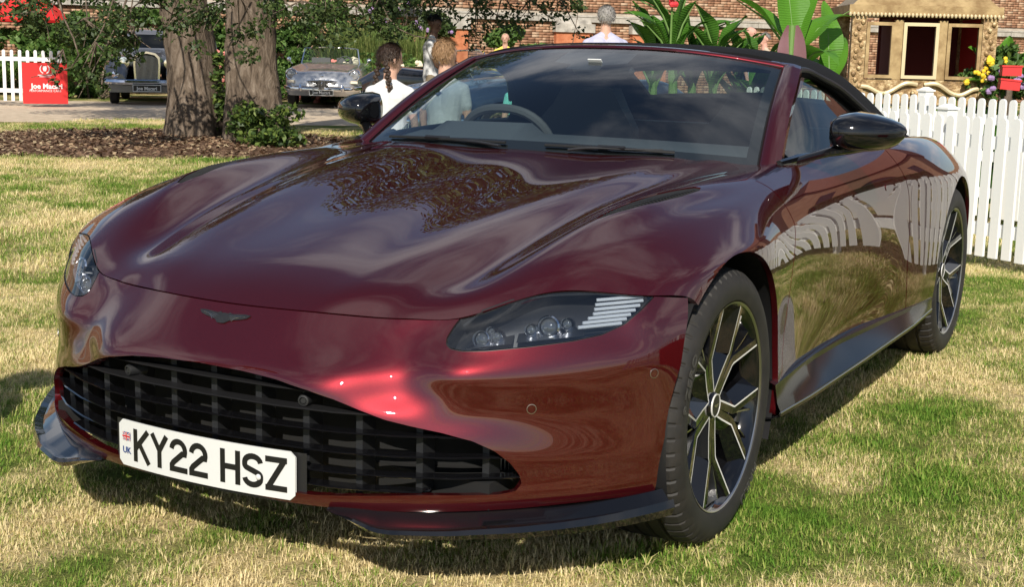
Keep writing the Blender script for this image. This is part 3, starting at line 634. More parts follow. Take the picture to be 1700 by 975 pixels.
# painted A pillars and header as one frame
path = [(-1, v) for v in np.linspace(-.06, 1, 26)]+[(u, 1) for u in np.linspace(-1, 1, 41)][1:-1]+[(1, v) for v in np.linspace(1, -.06, 26)]
sec = []
for (u, v) in path:
    p = Vector(ws(u, v)); e = abs(u)
    if e == 1:
        f = min(1, max(0, (v-.75)/.25)); o = Vector((math.copysign(1, u)*.8, .35*f+.25, .10+.06*f)).normalized(); wd_ = .066
    else:
        f = max(0, (abs(u)-.75)/.25)**2; o = Vector((math.copysign(.5*f, u), .95, .12+.03*f)).normalized(); wd_ = .05+.016*f
    sec.append([tuple(p+Vector((0, .004, -.014))), tuple(p+Vector((0, -.001, .002))), tuple(p+o*.010+Vector((0, -.004, .008))), tuple(p+o*wd_*.6+Vector((0, 0, .008))), tuple(p+o*wd_+Vector((0, 0, -.004))), tuple(p+o*wd_+Vector((0, .01, -.03)))])
mb = MB(); mb.grid(np.array(sec)[::-1]); frame = mb.build('windscreen_frame', paint, car, sharp=60)
mb = MB(); mb.grid([[tuple(Vector(ws(u, v))+Vector((0, .002, .0005))), tuple(Vector(ws(u*.994, v-(.006 if abs(u) < 1 else 0)))+Vector((0, -.002, .0025)))] for u, v in path]); mb.build('screen_seal', plastic, frame)
# soft-top shell; the side windows are cut out of it
ST = {  # y: section from centre to belt
 1.02: [(0,1.17),(.25,1.16),(.42,1.14),(.54,1.105),(.615,1.06),(.672,1.0),(.722,.95),(.775,.905)],
 1.30: [(0,1.252),(.25,1.247),(.42,1.234),(.54,1.210),(.612,1.170),(.675,1.09),(.735,1.0),(.79,.915)],
 1.55: [(0,1.266),(.25,1.262),(.42,1.250),(.545,1.226),(.625,1.180),(.690,1.10),(.750,1.01),(.805,.925)],
 1.80: [(0,1.262),(.25,1.258),(.42,1.246),(.550,1.220),(.635,1.172),(.705,1.09),(.765,1.01),(.82,.93)],
 2.05: [(0,1.240),(.25,1.235),(.42,1.222),(.550,1.192),(.640,1.140),(.712,1.065),(.772,.99),(.825,.928)],
 2.30: [(0,1.190),(.25,1.185),(.42,1.170),(.545,1.136),(.635,1.085),(.705,1.025),(.765,.965),(.815,.92)],
 2.55: [(0,1.110),(.25,1.105),(.42,1.09),(.53,1.06),(.615,1.02),(.68,.975),(.735,.94),(.785,.91)],
 2.80: [(0,1.0),(.25,.998),(.4,.99),(.50,.975),(.575,.955),(.63,.935),(.68,.92),(.72,.90)],
 2.95: [(0,.93),(.25,.93),(.38,.928),(.46,.925),(.53,.92),(.58,.915),(.63,.905),(.67,.89)],
}
ys = sorted(ST); yy = np.linspace(ys[0], ys[-1], 110)
half = np.array([[(p[0], y, p[1]) for p in ST[y]] for y in ys])
full = np.concatenate([half[:, 1:][:, ::-1]*np.array([-1, 1, 1]), half], 1)
fy = spl(ys, full.reshape(len(ys), -1), yy).reshape(len(yy), full.shape[1], 3)
tt2 = chord(fy[40]); G3 = spl(tt2, fy.transpose(1, 0, 2).reshape(full.shape[1], -1), np.linspace(0, tt2[-1], 121)).reshape(121, len(yy), 3)
TV = G3.reshape(-1, 3); TF = gridF(121, len(yy), True)
WIN = [(.93,.86),(1.06,1.0),(1.22,1.10),(1.35,1.160),(1.46,1.176),(1.58,1.168),(1.70,1.140),(1.82,1.09),(1.92,1.03),(1.99,.97),(2.03,.86)]
wd2 = poly_sd(np.stack([TV[:, 1], TV[:, 2]], 1), WIN); wd2 = np.where(ax_(TV) > .45, wd2, -.2)
# front border of the canvas: follows the header and pillars
def header_y(x, z): return 1.262+.135*(np.abs(x)/.6)**2.2
front = np.where(ax_(TV) < .66, TV[:, 1]-header_y(TV[:, 0], TV[:, 2]), .5)
rearwin = -poly_sd(np.stack([TV[:, 0], TV[:, 1]], 1), [(-.40, 2.32), (.40, 2.32), (.43, 2.66), (-.43, 2.66)])
tv, tf = clip(TV, TF, np.minimum.reduce([front, -wd2, rearwin, TV[:, 1]-1.15]))
top = new_obj('soft_top', *lip(tv, tf, .02), fabric, car)
for sgn in (1, -1):
    q = clip(TV, TF, np.minimum(wd2+.012, sgn*TV[:, 0])); new_obj('side_window', q[0]-vnormals(*q)*.016, q[1], sglass, car)
    b = curve3([(sgn*(abs(float(np.interp(y, [.8,1.0,1.3,1.6,1.9,2.1],[.775,.778,.790,.806,.828,.835])))), y, float(np.interp(y, [.8,1.15,1.65,2.1], [.900,.921,.937,.935]))) for y in (.82, 1.0, 1.2, 1.5, 1.8, 2.05)], 30)
    mb = MB(); mb.tube(b, .009, 8); mb.build('belt_trim', plastic, car)
q = clip(TV, TF, -rearwin); new_obj('rear_window', q[0]-vnormals(*q)*.012, q[1], sglass, top)
seam = MB(); P = [(x, float(np.interp(z_, [.9, 1.2], [0, 0])), z_) for x, z_ in ((0, 1),)]
w_ = [(y, z) for y, z in WIN[2:-1]]
for sgn in (1, -1):
    P = []
    for (y, z) in curve3([(a, b, 0) for a, b in WIN[1:-1]], 40)[:, :2]:
        k = np.argmin((TV[:, 1]-y)**2+(TV[:, 2]-z)**2+10*(TV[:, 0]*sgn < .4)); P.append(Vector(TV[k])+Vector((sgn*.004, 0, .002)))
    P = curve3([tuple(p) for p in P[::4]], 50); mb = MB(); mb.tube(P, .010, 8); mb.build('window_seal', plastic, top)
# --- cowl, wipers, cabin
mb = MB(); mb.grid([[(x, float(cowl(x))+o, .917-.021*(x/.715)**2+dz) for o, dz in ((-.03, -.03), (-.002, -.022), (.03, -.004), (.10, -.02))] for x in np.linspace(-.75, .75, 41)]); mb.build('scuttle_panel', plastic, car)
for (x0, u1, v1, u0) in ((-.08, -.78, .045, -.1), (.16, .62, .050, .1)):
    mb = MB(); p0 = Vector((x0, float(cowl(x0))-.005, .925)); p1 = ws(u1, v1)+Vector((0, -.007, .007)); pm = p0.lerp(p1, .45)+Vector((0, -.006, .004))
    P = curve3([tuple(p0), tuple(p0.lerp(pm, .5)+Vector((0, 0, .004))), tuple(pm), tuple(p1)], 16); mb.tube(P, [.008]*5+[.005]*11, 8, flat=.6)
    wiper = mb.build('wiper', plastic, car); mb = MB()
    P = [ws(u, .028+.02*abs(u))+Vector((0, -.006, .006)) for u in np.linspace(u0, u1*1.08, 16)]; mb.tube(P, .005, 6); mb.box(tuple(P[8]+Vector((0, -.002, .003))), (.09, .011, .008), rot=(.5, 0, .05)); mb.build('wiper_blade', plastic, wiper)
mb = MB(); sec = []
for x in np.linspace(-.70, .70, 29):
    y0 = float(cowl(x)); h = .012*sin(3*x)
    sec.append([(x, y0+.03, .885-.02*x*x), (x, y0+.16, .925-.03*x*x), (x, y0+.34, .950-.04*x*x+(.034 if -.58 < x < -.14 else 0)), (x, y0+.44, .925-.03*x*x), (x, y0+.46, .80), (x, y0+.44, .45)])
mb.grid(np.array(sec)[::-1]); mb.build('dashboard', mat('dash_leather', (.085, .09, .095), .6), car)
# steering wheel (right-hand drive)
sw_ = MB(); q = Euler((radians(-68), 0, 0)).to_matrix(); cc = Vector((-.36, 1.20, .86))
def sq(w): return Vector((.185*math.copysign(abs(cos(w))**.85, cos(w)), .175*math.copysign(abs(sin(w))**.85, sin(w)), 0))
sw_.tube([q @ sq(2*pi*k/40)+cc for k in range(41)], .017, 8, cap=False)
steer = sw_.build('steering_wheel', mat('grey_leather', (.07, .07, .07), .5), car); mb = MB()
mb.sphere(tuple(cc), (.06, .04, .06)); mb.box(tuple(cc), (.32, .012, .03)); mb.box(tuple(cc-Vector((0, .03, .08))), (.03, .012, .12), rot=(-.4, 0, 0)); mb.build('steering_hub', plastic, steer)
for sgn in (1, -1):
    s_ = MB(); x = sgn*.36
    prof = [(.06, .56), (.10, .68), (.16, .80), (.21, .93), (.235, 1.02), (.24, 1.09)]
    G_ = []
    for k, (dy, z) in enumerate(prof):
        w = (.25, .255, .25, .22, .15, .11)[k]; y = 1.63+dy
        G_.append([(x+w*a, y+(.035 if abs(a) > .8 else 0)*-1+b, z) for a, b in ((-1, 0), (-.75, -.02), (-.3, 0), (.3, 0), (.75, -.02), (1, 0), (.9, .11), (0, .13), (-.9, .11), (-1, 0))])
    s_.grid(np.array(G_)); s_.F.append(tuple(range((len(prof)-1)*10, len(prof)*10-1))); s_.box((x, 1.45, .50), (.48, .5, .16)); s_.build('seat', leather, car)
mb = MB(); mb.box((0, 2.25, .78), (1.3, .10, .34)); mb.box((0, 1.5, .38), (1.6, 2.0, .1)); mb.box((0, 1.35, .55), (.2, .9, .28)); mb.build('cabin_trim', leather, car)
# --- door mirrors
for sgn in (1, -1):
    sec = []; xs = [.866, .870, .888, .928, .976, 1.02, 1.05, 1.068, 1.074]
    zt = [1.022, 1.042, 1.056, 1.062, 1.056, 1.044, 1.032, 1.020, 1.011]; zb = [.972, .954, .944, .940, .943, .952, .968, .988, 1.000]
    yf = [1.04, 1.005, .985, .985, 1.01, 1.05, 1.09, 1.125, 1.145]; yb = [1.10, 1.13, 1.15, 1.165, 1.175, 1.178, 1.175, 1.168, 1.155]
    for i, x in enumerate(xs):
        zc = (zt[i]+zb[i])/2; hz = (zt[i]-zb[i])/2; P = []
        for k in range(24):
            a = 2*pi*k/24; cy_, sz_ = cos(a), sin(a); yc = yb[i]-.02 if cy_ > 0 else yb[i]-.02
            yy_ = yc+(.02*cy_ if cy_ > 0 else (yc-yf[i])*math.copysign(abs(cy_)**.75, cy_)); P.append((sgn*x, yy_, zc+hz*math.copysign(abs(sz_)**.8, sz_)-.004*(cy_ < 0)*(sz_ < 0)))
        sec.append(P+[P[0]])
    G_ = np.array(sec); mb = MB(); mb.grid(G_[::-1] if sgn < 0 else G_); mb.F.append(tuple(range(24))); mb.F.append(tuple(range(8*25, 8*25+24))[::-1])
    house = mb.build('door_mirror', gloss, doors[sgn], sharp=50)
    mb = MB(); mb.tube([(sgn*.785, .92, .906), (sgn*.82, .965, .920), (sgn*.865, 1.02, .936), (sgn*.915, 1.07, .947), (sgn*.96, 1.10, .953)], [.014, .017, .020, .024, .018], 10, flat=.75)
    mb.tube([(sgn*.772, .83, .905), (sgn*.79, .95, .912), (sgn*.80, 1.10, .918)], [.012, .018, .012], 8); mb.build('mirror_arm', gloss, house)
    mb = MB(); mb.tube([(sgn*x_, y_, z_) for x_, y_, z_ in ((.880, 1.0, 1.002), (.935, .982, .998), (.985, 1.007, .999), (1.03, 1.047, 1.0), (1.065, 1.09, 1.002))], .0018, 6); mb.build('mirror_seam', plastic, house)
    # flush door handle
    hs_ = poly_sd(np.stack([BV[:, 1], BV[:, 2]], 1), [(1.57, .778), (1.70, .786), (1.70, .808), (1.57, .800)]); hs_ = np.minimum(hs_, np.where(BV[:, 0]*sgn > .6, 1., -1.)); q = clip(BV, BF, hs_)
    new_obj('door_handle', *lip(q[0]+vnormals(*q)*.0022, q[1], .004), paint, doors[sgn])

# ------------------------------------------------------------ the ground
def fast(name, V, F, material, parent=None, smooth=False):
    V = np.asarray(V, np.float32); F = np.asarray(F, np.int32); k = F.shape[1]
    me = bpy.data.meshes.new(name); me.vertices.add(len(V)); me.vertices.foreach_set('co', V.ravel())
    me.loops.add(F.size); me.loops.foreach_set('vertex_index', F.ravel()); me.polygons.add(len(F))
    me.polygons.foreach_set('loop_start', np.arange(0, F.size, k, dtype=np.int32)); me.polygons.foreach_set('loop_total', np.full(len(F), k, np.int32))
    me.update(calc_edges=True)
    if smooth: me.polygons.foreach_set('use_smooth', [True]*len(F))
    me.materials.append(material); o = bpy.data.objects.new(name, me); C.objects.link(o)
    if parent: o.parent = parent
    return o
def patch_fac(m):
    """dry and green patches of the lawn, the same for soil and blades"""
    N, L, b = nodes(m); pos = N.new('ShaderNodeNewGeometry').outputs['Position']
    a = noise(m, .50, 4, .55, vec=pos); c = noise(m, 2.2, 4, .6, vec=pos)
    mx = N.new('ShaderNodeMath'); mx.operation = 'MULTIPLY_ADD'; L.new(c, mx.inputs[0]); mx.inputs[1].default_value = .55
    m2 = N.new('ShaderNodeMath'); m2.operation = 'MULTIPLY'; L.new(a, m2.inputs[0]); m2.inputs[1].default_value = .55; L.new(m2.outputs[0], mx.inputs[2]); return mx.outputs[0]
lawn_m = mat('lawn_turf', (.1, .1, .03), .95, spec=.1)
N_, L_, b_ = nodes(lawn_m); f0 = patch_fac(lawn_m)
base = ramp(lawn_m, f0, [(.44, (.085, .150, .022)), (.525, (.20, .22, .060)), (.60, (.60, .48, .25))])
spk = noise(lawn_m, 55, 5, .7, coord='World'); mxn = N_.new('ShaderNodeMix'); mxn.data_type = 'RGBA'; mxn.blend_type = 'MULTIPLY'; mxn.inputs['Factor'].default_value = .75
L_.new(base, mxn.inputs['A']); L_.new(ramp(lawn_m, spk, [(.3, (.35, .35, .33)), (.65, (1.25, 1.25, 1.2))]), mxn.inputs['B']); L_.new(mxn.outputs['Result'], b_.inputs['Base Color']); bump(lawn_m, spk, .8, .03)
lawn = new_obj('lawn', [(-300, -120, 0), (300, -120, 0), (300, 500, 0), (-300, 500, 0)], [(0, 1, 2, 3)], lawn_m); tag(lawn, kind='structure')
gravel_m = mat('hoggin_gravel', (.3, .24, .17), .95, spec=.1); vary(gravel_m, [(.3, (.44, .35, .25)), (.7, (.68, .56, .42))], 6, 8, 'World', .2, 60, .01)
rd_ = Vector((.735, .678, 0)); rn = Vector((-.678, .735, 0)); r0 = Vector((-13.42, 13.15, .004))
def jag(P, amp, n):      # wavering border
    return [p+Vector((random.uniform(-amp, amp), random.uniform(-amp, amp), 0)) for p in P]
e0 = jag([r0+rd_*s for s in np.linspace(-60, 60, 240)], .05, 0); e1 = jag([r0+rn*8.6+rd_*s for s in np.linspace(-60, 60, 240)], .05, 0)
o = new_obj('gravel_road', [tuple(p) for p in e0+e1], [(i, i+1, 241+i, 240+i) for i in range(239)], gravel_m); tag(o, kind='structure')
mulch_m = mat('leaf_mulch', (.1, .06, .04), .95, spec=.1); vary(mulch_m, [(.32, (.045, .026, .018)), (.55, (.16, .095, .06)), (.72, (.30, .20, .13))], 16, 8, 'World', .9, 34, .03)
P = [(-10.3+(2.9+.25*sin(3*a)+random.uniform(-.12, .12))*cos(a), 10.0+(2.75+random.uniform(-.12, .12))*sin(a), .004) for a in np.linspace(0, 2*pi, 61)[:-1]]
o = new_obj('mulch_bed', P, [tuple(range(60))], mulch_m); tag(o, kind='structure')
# fallen leaves and chips on the mulch
n = 5200; a = rng.uniform(0, 2*pi, n); r = 2.85*np.sqrt(rng.uniform(0, 1, n)); cpos = np.stack([-10.3+r*np.cos(a), 10.0+r*np.sin(a), rng.uniform(.01, .03, n)], 1)
def leaf_quads(Cc, size, rng, upb=.5, asp=.5):
    n = len(Cc); nrm = rng.normal(size=(n, 3)); nrm[:, 2] += upb*2; nrm /= np.linalg.norm(nrm, axis=1)[:, None]
    t = np.cross(nrm, rng.normal(size=(n, 3))); t /= np.linalg.norm(t, axis=1)[:, None]; b = np.cross(nrm, t)
    s = (size*rng.uniform(.6, 1.3, n))[:, None]
    V = np.stack([Cc-t*s*.5, Cc+b*s*asp*.5+nrm*s*.08-t*s*.05, Cc+t*s*.5, Cc-b*s*asp*.5+nrm*s*.08-t*s*.05], 1)
    return V.reshape(-1, 3), np.arange(4*n).reshape(n, 4)
dry_m = mat('dry_leaf', (.2, .12, .06), .8); N_, L_, b_ = nodes(dry_m); gi = N_.new('ShaderNodeNewGeometry'); L_.new(ramp(dry_m, gi.outputs['Random Per Island'], [(0, (.07, .038, .022)), (.6, (.22, .13, .075)), (1, (.42, .33, .20))]), b_.inputs['Base Color'])
o = fast('fallen_leaves', *leaf_quads(cpos, .065, rng, 1.5, .6), dry_m); tag(o, 'brown fallen leaves and bark chips lying under the trees', 'leaves', kind='stuff')

# ------------------------------------------------------------ lawn grass (geometry nodes on one clump)
def grass(name, label, x0, x1, y0, y1, dens, scale, seed, blades=42, rad=.075, hgt=.021):
    r = np.random.default_rng(seed); V = []; F = []
    for k in range(blades):
        a = r.uniform(0, 2*pi); d_ = rad*sqrt(r.uniform()); h = hgt*r.uniform(.45, 1.35); az = r.uniform(0, 2*pi); ben = r.uniform(.2, 1.5)*h; w = r.uniform(.0009, .0016)
        bx, by = d_*cos(a), d_*sin(a); tx, ty = cos(az), sin(az); i = len(V)
        for t, ww in ((0, 1), (.55, .8)): V += [(bx+tx*ben*t*t-ty*w*ww, by+ty*ben*t*t+tx*w*ww, h*t), (bx+tx*ben*t*t+ty*w*ww, by+ty*ben*t*t-tx*w*ww, h*t)]
        V.append((bx+tx*ben, by+ty*ben, h*(1-.25*min(1, ben/h)))); F += [(i, i+1, i+3, i+2), (i+2, i+3, i+4)]
    m = bpy.data.materials.get('grass_blade')
    if not m:
        m = mat('grass_blade', (.1, .15, .03), .7, spec=.2); N, L, b = nodes(m); f = patch_fac(m); g = N.new('ShaderNodeNewGeometry')
        rr = N.new('ShaderNodeMath'); rr.operation = 'MULTIPLY_ADD'; L.new(g.outputs['Random Per Island'], rr.inputs[0]); rr.inputs[1].default_value = .20; 
        s2 = N.new('ShaderNodeMath'); s2.operation = 'SUBTRACT'; L.new(f, s2.inputs[0]); s2.inputs[1].default_value = .10; L.new(s2.outputs[0], rr.inputs[2])
        L.new(ramp(m, rr.outputs[0], [(.41, (.11, .23, .024)), (.515, (.22, .32, .050)), (.565, (.50, .46, .16)), (.63, (.84, .70, .40))]), b.inputs['Base Color'])
        tl = N.new('ShaderNodeBsdfTranslucent'); L.new(b.inputs['Base Color'].links[0].from_socket, tl.inputs[0]); ms = N.new('ShaderNodeMixShader'); ms.inputs[0].default_value = .25
        L.new(b.outputs[0], ms.inputs[1]); L.new(tl.outputs[0], ms.inputs[2]); L.new(ms.outputs[0], N['Material Output'].inputs[0])
    o = new_obj(name, V, F, m, smooth=False); tag(o, label, 'grass', kind='stuff')
    ng = bpy.data.node_groups.new(name, 'GeometryNodeTree'); ng.interface.new_socket('Geometry', in_out='INPUT', socket_type='NodeSocketGeometry'); ng.interface.new_socket('Geometry', in_out='OUTPUT', socket_type='NodeSocketGeometry')
    A = ng.nodes.new; K = ng.links.new; gi = A('NodeGroupInput'); go = A('NodeGroupOutput'); gr_ = A('GeometryNodeMeshGrid')
    gr_.inputs['Size X'].default_value = x1-x0; gr_.inputs['Size Y'].default_value = y1-y0; gr_.inputs['Vertices X'].default_value = 2; gr_.inputs['Vertices Y'].default_value = 2
    tf_ = A('GeometryNodeTransform'); tf_.inputs['Translation'].default_value = ((x0+x1)/2, (y0+y1)/2, .0); K(gr_.outputs[0], tf_.inputs[0])
    dp = A('GeometryNodeDistributePointsOnFaces'); dp.inputs['Density'].default_value = dens; dp.inputs['Seed'].default_value = seed; K(tf_.outputs[0], dp.inputs[0])
    ps = A('GeometryNodeInputPosition'); vd = A('ShaderNodeVectorMath'); vd.operation = 'DISTANCE'; vd.inputs[1].default_value = (-10.3, 10.0, 0); K(ps.outputs[0], vd.inputs[0])
    cpn = A('FunctionNodeCompare'); cpn.data_type = 'FLOAT'; cpn.operation = 'GREATER_THAN'; K(vd.outputs['Value'], cpn.inputs[0]); cpn.inputs[1].default_value = 2.75; dg_ = A('GeometryNodeDeleteGeometry'); dg_.domain = 'POINT'
    nb_ = A('FunctionNodeBooleanMath'); nb_.operation = 'NOT'; K(cpn.outputs[0], nb_.inputs[0]); K(dp.outputs[0], dg_.inputs['Geometry']); K(nb_.outputs[0], dg_.inputs['Selection'])
    ip = A('GeometryNodeInstanceOnPoints'); K(dg_.outputs[0], ip.inputs['Points']); K(gi.outputs[0], ip.inputs['Instance'])
    rv = A('FunctionNodeRandomValue'); rv.data_type = 'FLOAT_VECTOR'; rv.inputs[1].default_value = (.15, .15, 6.28); rv.inputs[0].default_value = (-.15, -.15, 0); K(rv.outputs[0], ip.inputs['Rotation'])
    rs = A('FunctionNodeRandomValue'); rs.data_type = 'FLOAT'; rs.inputs[2].default_value = .6*scale; rs.inputs[3].default_value = 1.35*scale; rs.inputs['Seed'].default_value = 5
    nt_ = A('ShaderNodeTexNoise'); nt_.inputs['Scale'].default_value = 1.7; nt_.inputs['Detail'].default_value = 3; ml = A('ShaderNodeMath'); ml.operation = 'MULTIPLY_ADD'; K(nt_.outputs[0], ml.inputs[0]); ml.inputs[1].default_value = 1.6; ml.inputs[2].default_value = .15
    m3 = A('ShaderNodeMath'); m3.operation = 'MULTIPLY'; K(ml.outputs[0], m3.inputs[0]); K(rs.outputs[1], m3.inputs[1]); K(m3.outputs[0], ip.inputs['Scale'])
    K(ip.outputs[0], go.inputs[0]); md = o.modifiers.new('grass', 'NODES'); md.node_group = ng; return o
grass('lawn_grass', 'short patchy green and straw coloured grass around the car', -3.4, 3.4, -2.0, 5.6, 640, .92, 3)
grass('lawn_grass', 'longer lawn grass between the car and the trees', -9.5, -3.4, -.2, 10.5, 130, 1.6, 8)
grass('lawn_grass', 'shaded strip of lawn grass along the gravel road', -14.5, -9.5, 5.0, 13.8, 70, 1.8, 9)
grass('lawn_grass', 'lawn grass behind the car by the white fence', -3.4, 3.4, 5.6, 9.0, 110, 1.5, 12)

# ------------------------------------------------------------ white picket fences
white_m = mat('white_plastic_fence', (.80, .80, .78), .4)
pk = MB(); w, th_, H_ = .062, .018, .90
outl = [(-w/2, 0), (w/2, 0), (w/2, H_-w/2)]+[(w/2*cos(radians(a)), H_-w/2+w/2*sin(radians(a))) for a in (30, 60, 90, 120, 150)]+[(-w/2, H_-w/2)]
def fence(name, label, p0, p1, H=.90, z0=.07, step=.102, posts=1.85, group=None, second=False, first_post=0.):
    p0, p1 = Vector(p0), Vector(p1); L = (p1-p0).length; dr = (p1-p0)/L; t = thing(name, label, 'fence', p0, atan2(dr.y, dr.x), group)
    me = None; k = 0; s = .06
    while s < L-.03:
        if me is None:
            mb = MB(); mb.prism([(a, b*H/.9) for a, b in outl], .018, (Vector((0, -.022, z0)), Vector((1, 0, 0)), Vector((0, 0, 1)), Vector((0, -1, 0)))); q = mb.build('picket', white_m, t, sharp=40); me = q.data
        else: q = bpy.data.objects.new('picket', me); C.objects.link(q); q.parent = t
        q.location = (s, 0, random.uniform(-.004, .004)); q.rotation_euler = (0, random.uniform(-.006, .006), 0); s += step
    for zr in ((.20, .76) if not second else (.20, .48, .76)):
        mb = MB(); mb.box((L/2, -.008, z0+zr*H/.9-.02), (L, .026, .078)); mb.build('rail', white_m, t, smooth=False)
    s = first_post; pm = None
    while s <= L+.01:
        if pm is None:
            mb = MB(); mb.box((0, .045, (H+z0+.03)/2), (.085, .085, H+z0+.03)); mb.box((0, .045, H+z0+.036), (.105, .105, .014)); mb.box((0, .045, H+z0+.052), (.095, .095, .024), taper=.3); q = mb.build('post', white_m, t, smooth=False); pm = q.data
        else: q = bpy.data.objects.new('post', pm); C.objects.link(q); q.parent = t
        q.location = (s, 0, 0); s += posts
    return t
fd_ = Vector((.838, -.545, 0)); fa = Vector((.60, 5.46, 0)); fn = Vector((.545, .838, 0))
fence('picket_fence', 'white picket fence just behind the car, nearest row at right edge', fa-fd_*3.2, fa+fd_*4.4, H=.84, first_post=.95)
fence('picket_fence', 'second row of white picket fence, behind the nearest row and below the gilded coach', fa-fd_*4.6+fn*1.75, fa+fd_*5.0+fn*1.75, second=True, first_post=.4)
cr = fa+fd_*4.4
fence('picket_fence', 'white picket fence running beside the car, mirrored in its door', cr, cr+Vector((.25, -4.6, 0)))
red_m = mat('red_banner', (.62, .022, .022), .5)
bn = MB(); bn.box((0, 0, 0), (.012, 1.0, .74)); bn = bn.build('banner', red_m, None, smooth=False, loc=cr+Vector((.03, -2.35, .50))); tag(bn, 'plain red board on the fence beside the car, mirrored in the front wing', 'banner')

# fence and lettered banner at the far left
fl0, fl1 = Vector((-20.6, 16.35, 0)), Vector((-18.3, 16.55, 0))
lf = fence('picket_fence', 'short white picket fence with red banner at the far left by the gravel', Vector((-21.6, 14.6, 0)), Vector((-18.45, 16.15, 0)), H=.98, z0=.1, step=.155)
def face_cam(p): d = Vector((CP.x-p.x, CP.y-p.y, 0)).normalized(); return atan2(d.x, -d.y)   # rz so that local -y looks at the camera
bp = at(75, 138, d=26.3); rzb = face_cam(bp)+.06
bn = thing('banner', 'red banner reading Joe Macari Performance Cars on the white fence', 'banner', (bp.x, bp.y, bp.z), rzb)
mb = MB(); mb.box((0, 0, 0), (.82, .012, .78)); mb.build('board', red_m, bn, smooth=False)
wm = mat('white_print', (.8, .8, .8), .5)
text_obj('lettering', 'Joe Macari', .135, wm, bn, (.03, -.008, -.06), (pi/2, 0, 0), .001, bold=.004)
text_obj('lettering', 'PERFORMANCE CARS', .060, wm, bn, (.0, -.008, -.145), (pi/2, 0, 0), .001)
mb = MB()
for s in (-1, 1): mb.tube([(s*.085*cos(a), -.009, .27+.085*sin(a)) for a in np.linspace(-1.2, .9, 9)], .010, 5)
mb.prism([(-.035, 0), (-.02, -.045), (.02, -.045), (.035, 0), (.03, .05), (-.03, .05)], .004, (Vector((0, -.006, .275)), Vector((1, 0, 0)), Vector((0, 0, 1)), Vector((0, -1, 0)))); mb.box((0, -.009, .155), (.26, .004, .012)); mb.box((0, -.009, .125), (.20, .004, .010)); mb.build('wreath_emblem', wm, bn)

# ------------------------------------------------------------ trees, shrubs
bark = mat('oak_bark', (.1, .085, .07), .95, spec=.1)
N_, L_, b_ = nodes(bark); tcx = N_.new('ShaderNodeTexCoord'); mp = N_.new('ShaderNodeMapping'); mp.inputs['Scale'].default_value = (1, 1, .28); L_.new(tcx.outputs['Object'], mp.inputs[0])
fb = noise(bark, 11, 8, .65, vec=mp.outputs[0], dist=.8); L_.new(ramp(bark, fb, [(.30, (.035, .027, .021)), (.50, (.145, .110, .082)), (.72, (.29, .235, .185))]), b_.inputs['Base Color']); bump(bark, fb, 1.0, .06)
def leaf_mat(name, cols, trans=.25, rough=.5):
    m = mat(name, cols[1], rough, spec=.35); N, L, b = nodes(m); g = N.new('ShaderNodeNewGeometry'); c = ramp(m, g.outputs['Random Per Island'], [(0, cols[0]), (.5, cols[1]), (1, cols[2])]); L.new(c, b.inputs['Base Color'])
    t = N.new('ShaderNodeBsdfTranslucent'); L.new(c, t.inputs[0]); ms = N.new('ShaderNodeMixShader'); ms.inputs[0].default_value = trans; L.new(b.outputs[0], ms.inputs[1]); L.new(t.outputs[0], ms.inputs[2]); L.new(ms.outputs[0], N['Material Output'].inputs[0]); return m
oak_leaf = leaf_mat('oak_leaf', [(.024, .045, .014), (.052, .088, .024), (.11, .145, .045)])
shrub_leaf = leaf_mat('shrub_leaf', [(.045, .095, .020), (.085, .165, .034), (.16, .25, .06)])
pale_leaf = leaf_mat('pale_leaf', [(.08, .13, .03), (.15, .20, .05), (.26, .29, .09)])
ivy_leaf = leaf_mat('ivy_leaf', [(.03, .06, .015), (.07, .12, .025), (.18, .24, .05)])
def cloud(balls, n, r):
    """points in a set of balls (x,y,z,rx,ry,rz), denser to the outside, in uneven clumps"""
    B = np.array(balls, float); w = np.prod(B[:, 3:], axis=1)**.7; k = r.choice(len(B), n, p=w/w.sum()); d = r.normal(size=(n, 3)); d /= np.linalg.norm(d, axis=1)[:, None]
    return B[k, :3]+d*B[k, 3:]*(r.uniform(0, 1, n)**.42)[:, None]
def sub_clumps(ball, n, r, rr=(.4, .9)):
    x, y, z, a, b, c = ball; out = []
    for _ in range(n):
        d = r.normal(size=3); d /= np.linalg.norm(d); s = r.uniform(.55, 1.0); q = r.uniform(*rr); out.append((x+d[0]*a*s, y+d[1]*b*s, z+d[2]*c*s, q, q, q*.7))
    return out
def trunk_mesh(pts, rads, seed, n=28):
    r = np.random.default_rng(seed); P = curve3(pts, 40); R = np.interp(np.linspace(0, 1, 40), np.linspace(0, 1, len(rads)), rads); V = []
    ph = r.uniform(0, 6, 6)
    for i in range(40):
        for j in range(n):
            a = 2*pi*j/n; f = 1+.07*sin(3*a+ph[0]+i*.05)+.05*sin(5*a+ph[1]-i*.07)+.035*sin(9*a+ph[2]+.2*i)+.03*r.normal(); V.append((P[i, 0]+R[i]*f*cos(a), P[i, 1]+R[i]*f*sin(a), P[i, 2]))
    return V, [(i*n+j, i*n+(j+1) % n, (i+1)*n+(j+1) % n, (i+1)*n+j) for i in range(39) for j in range(n)]
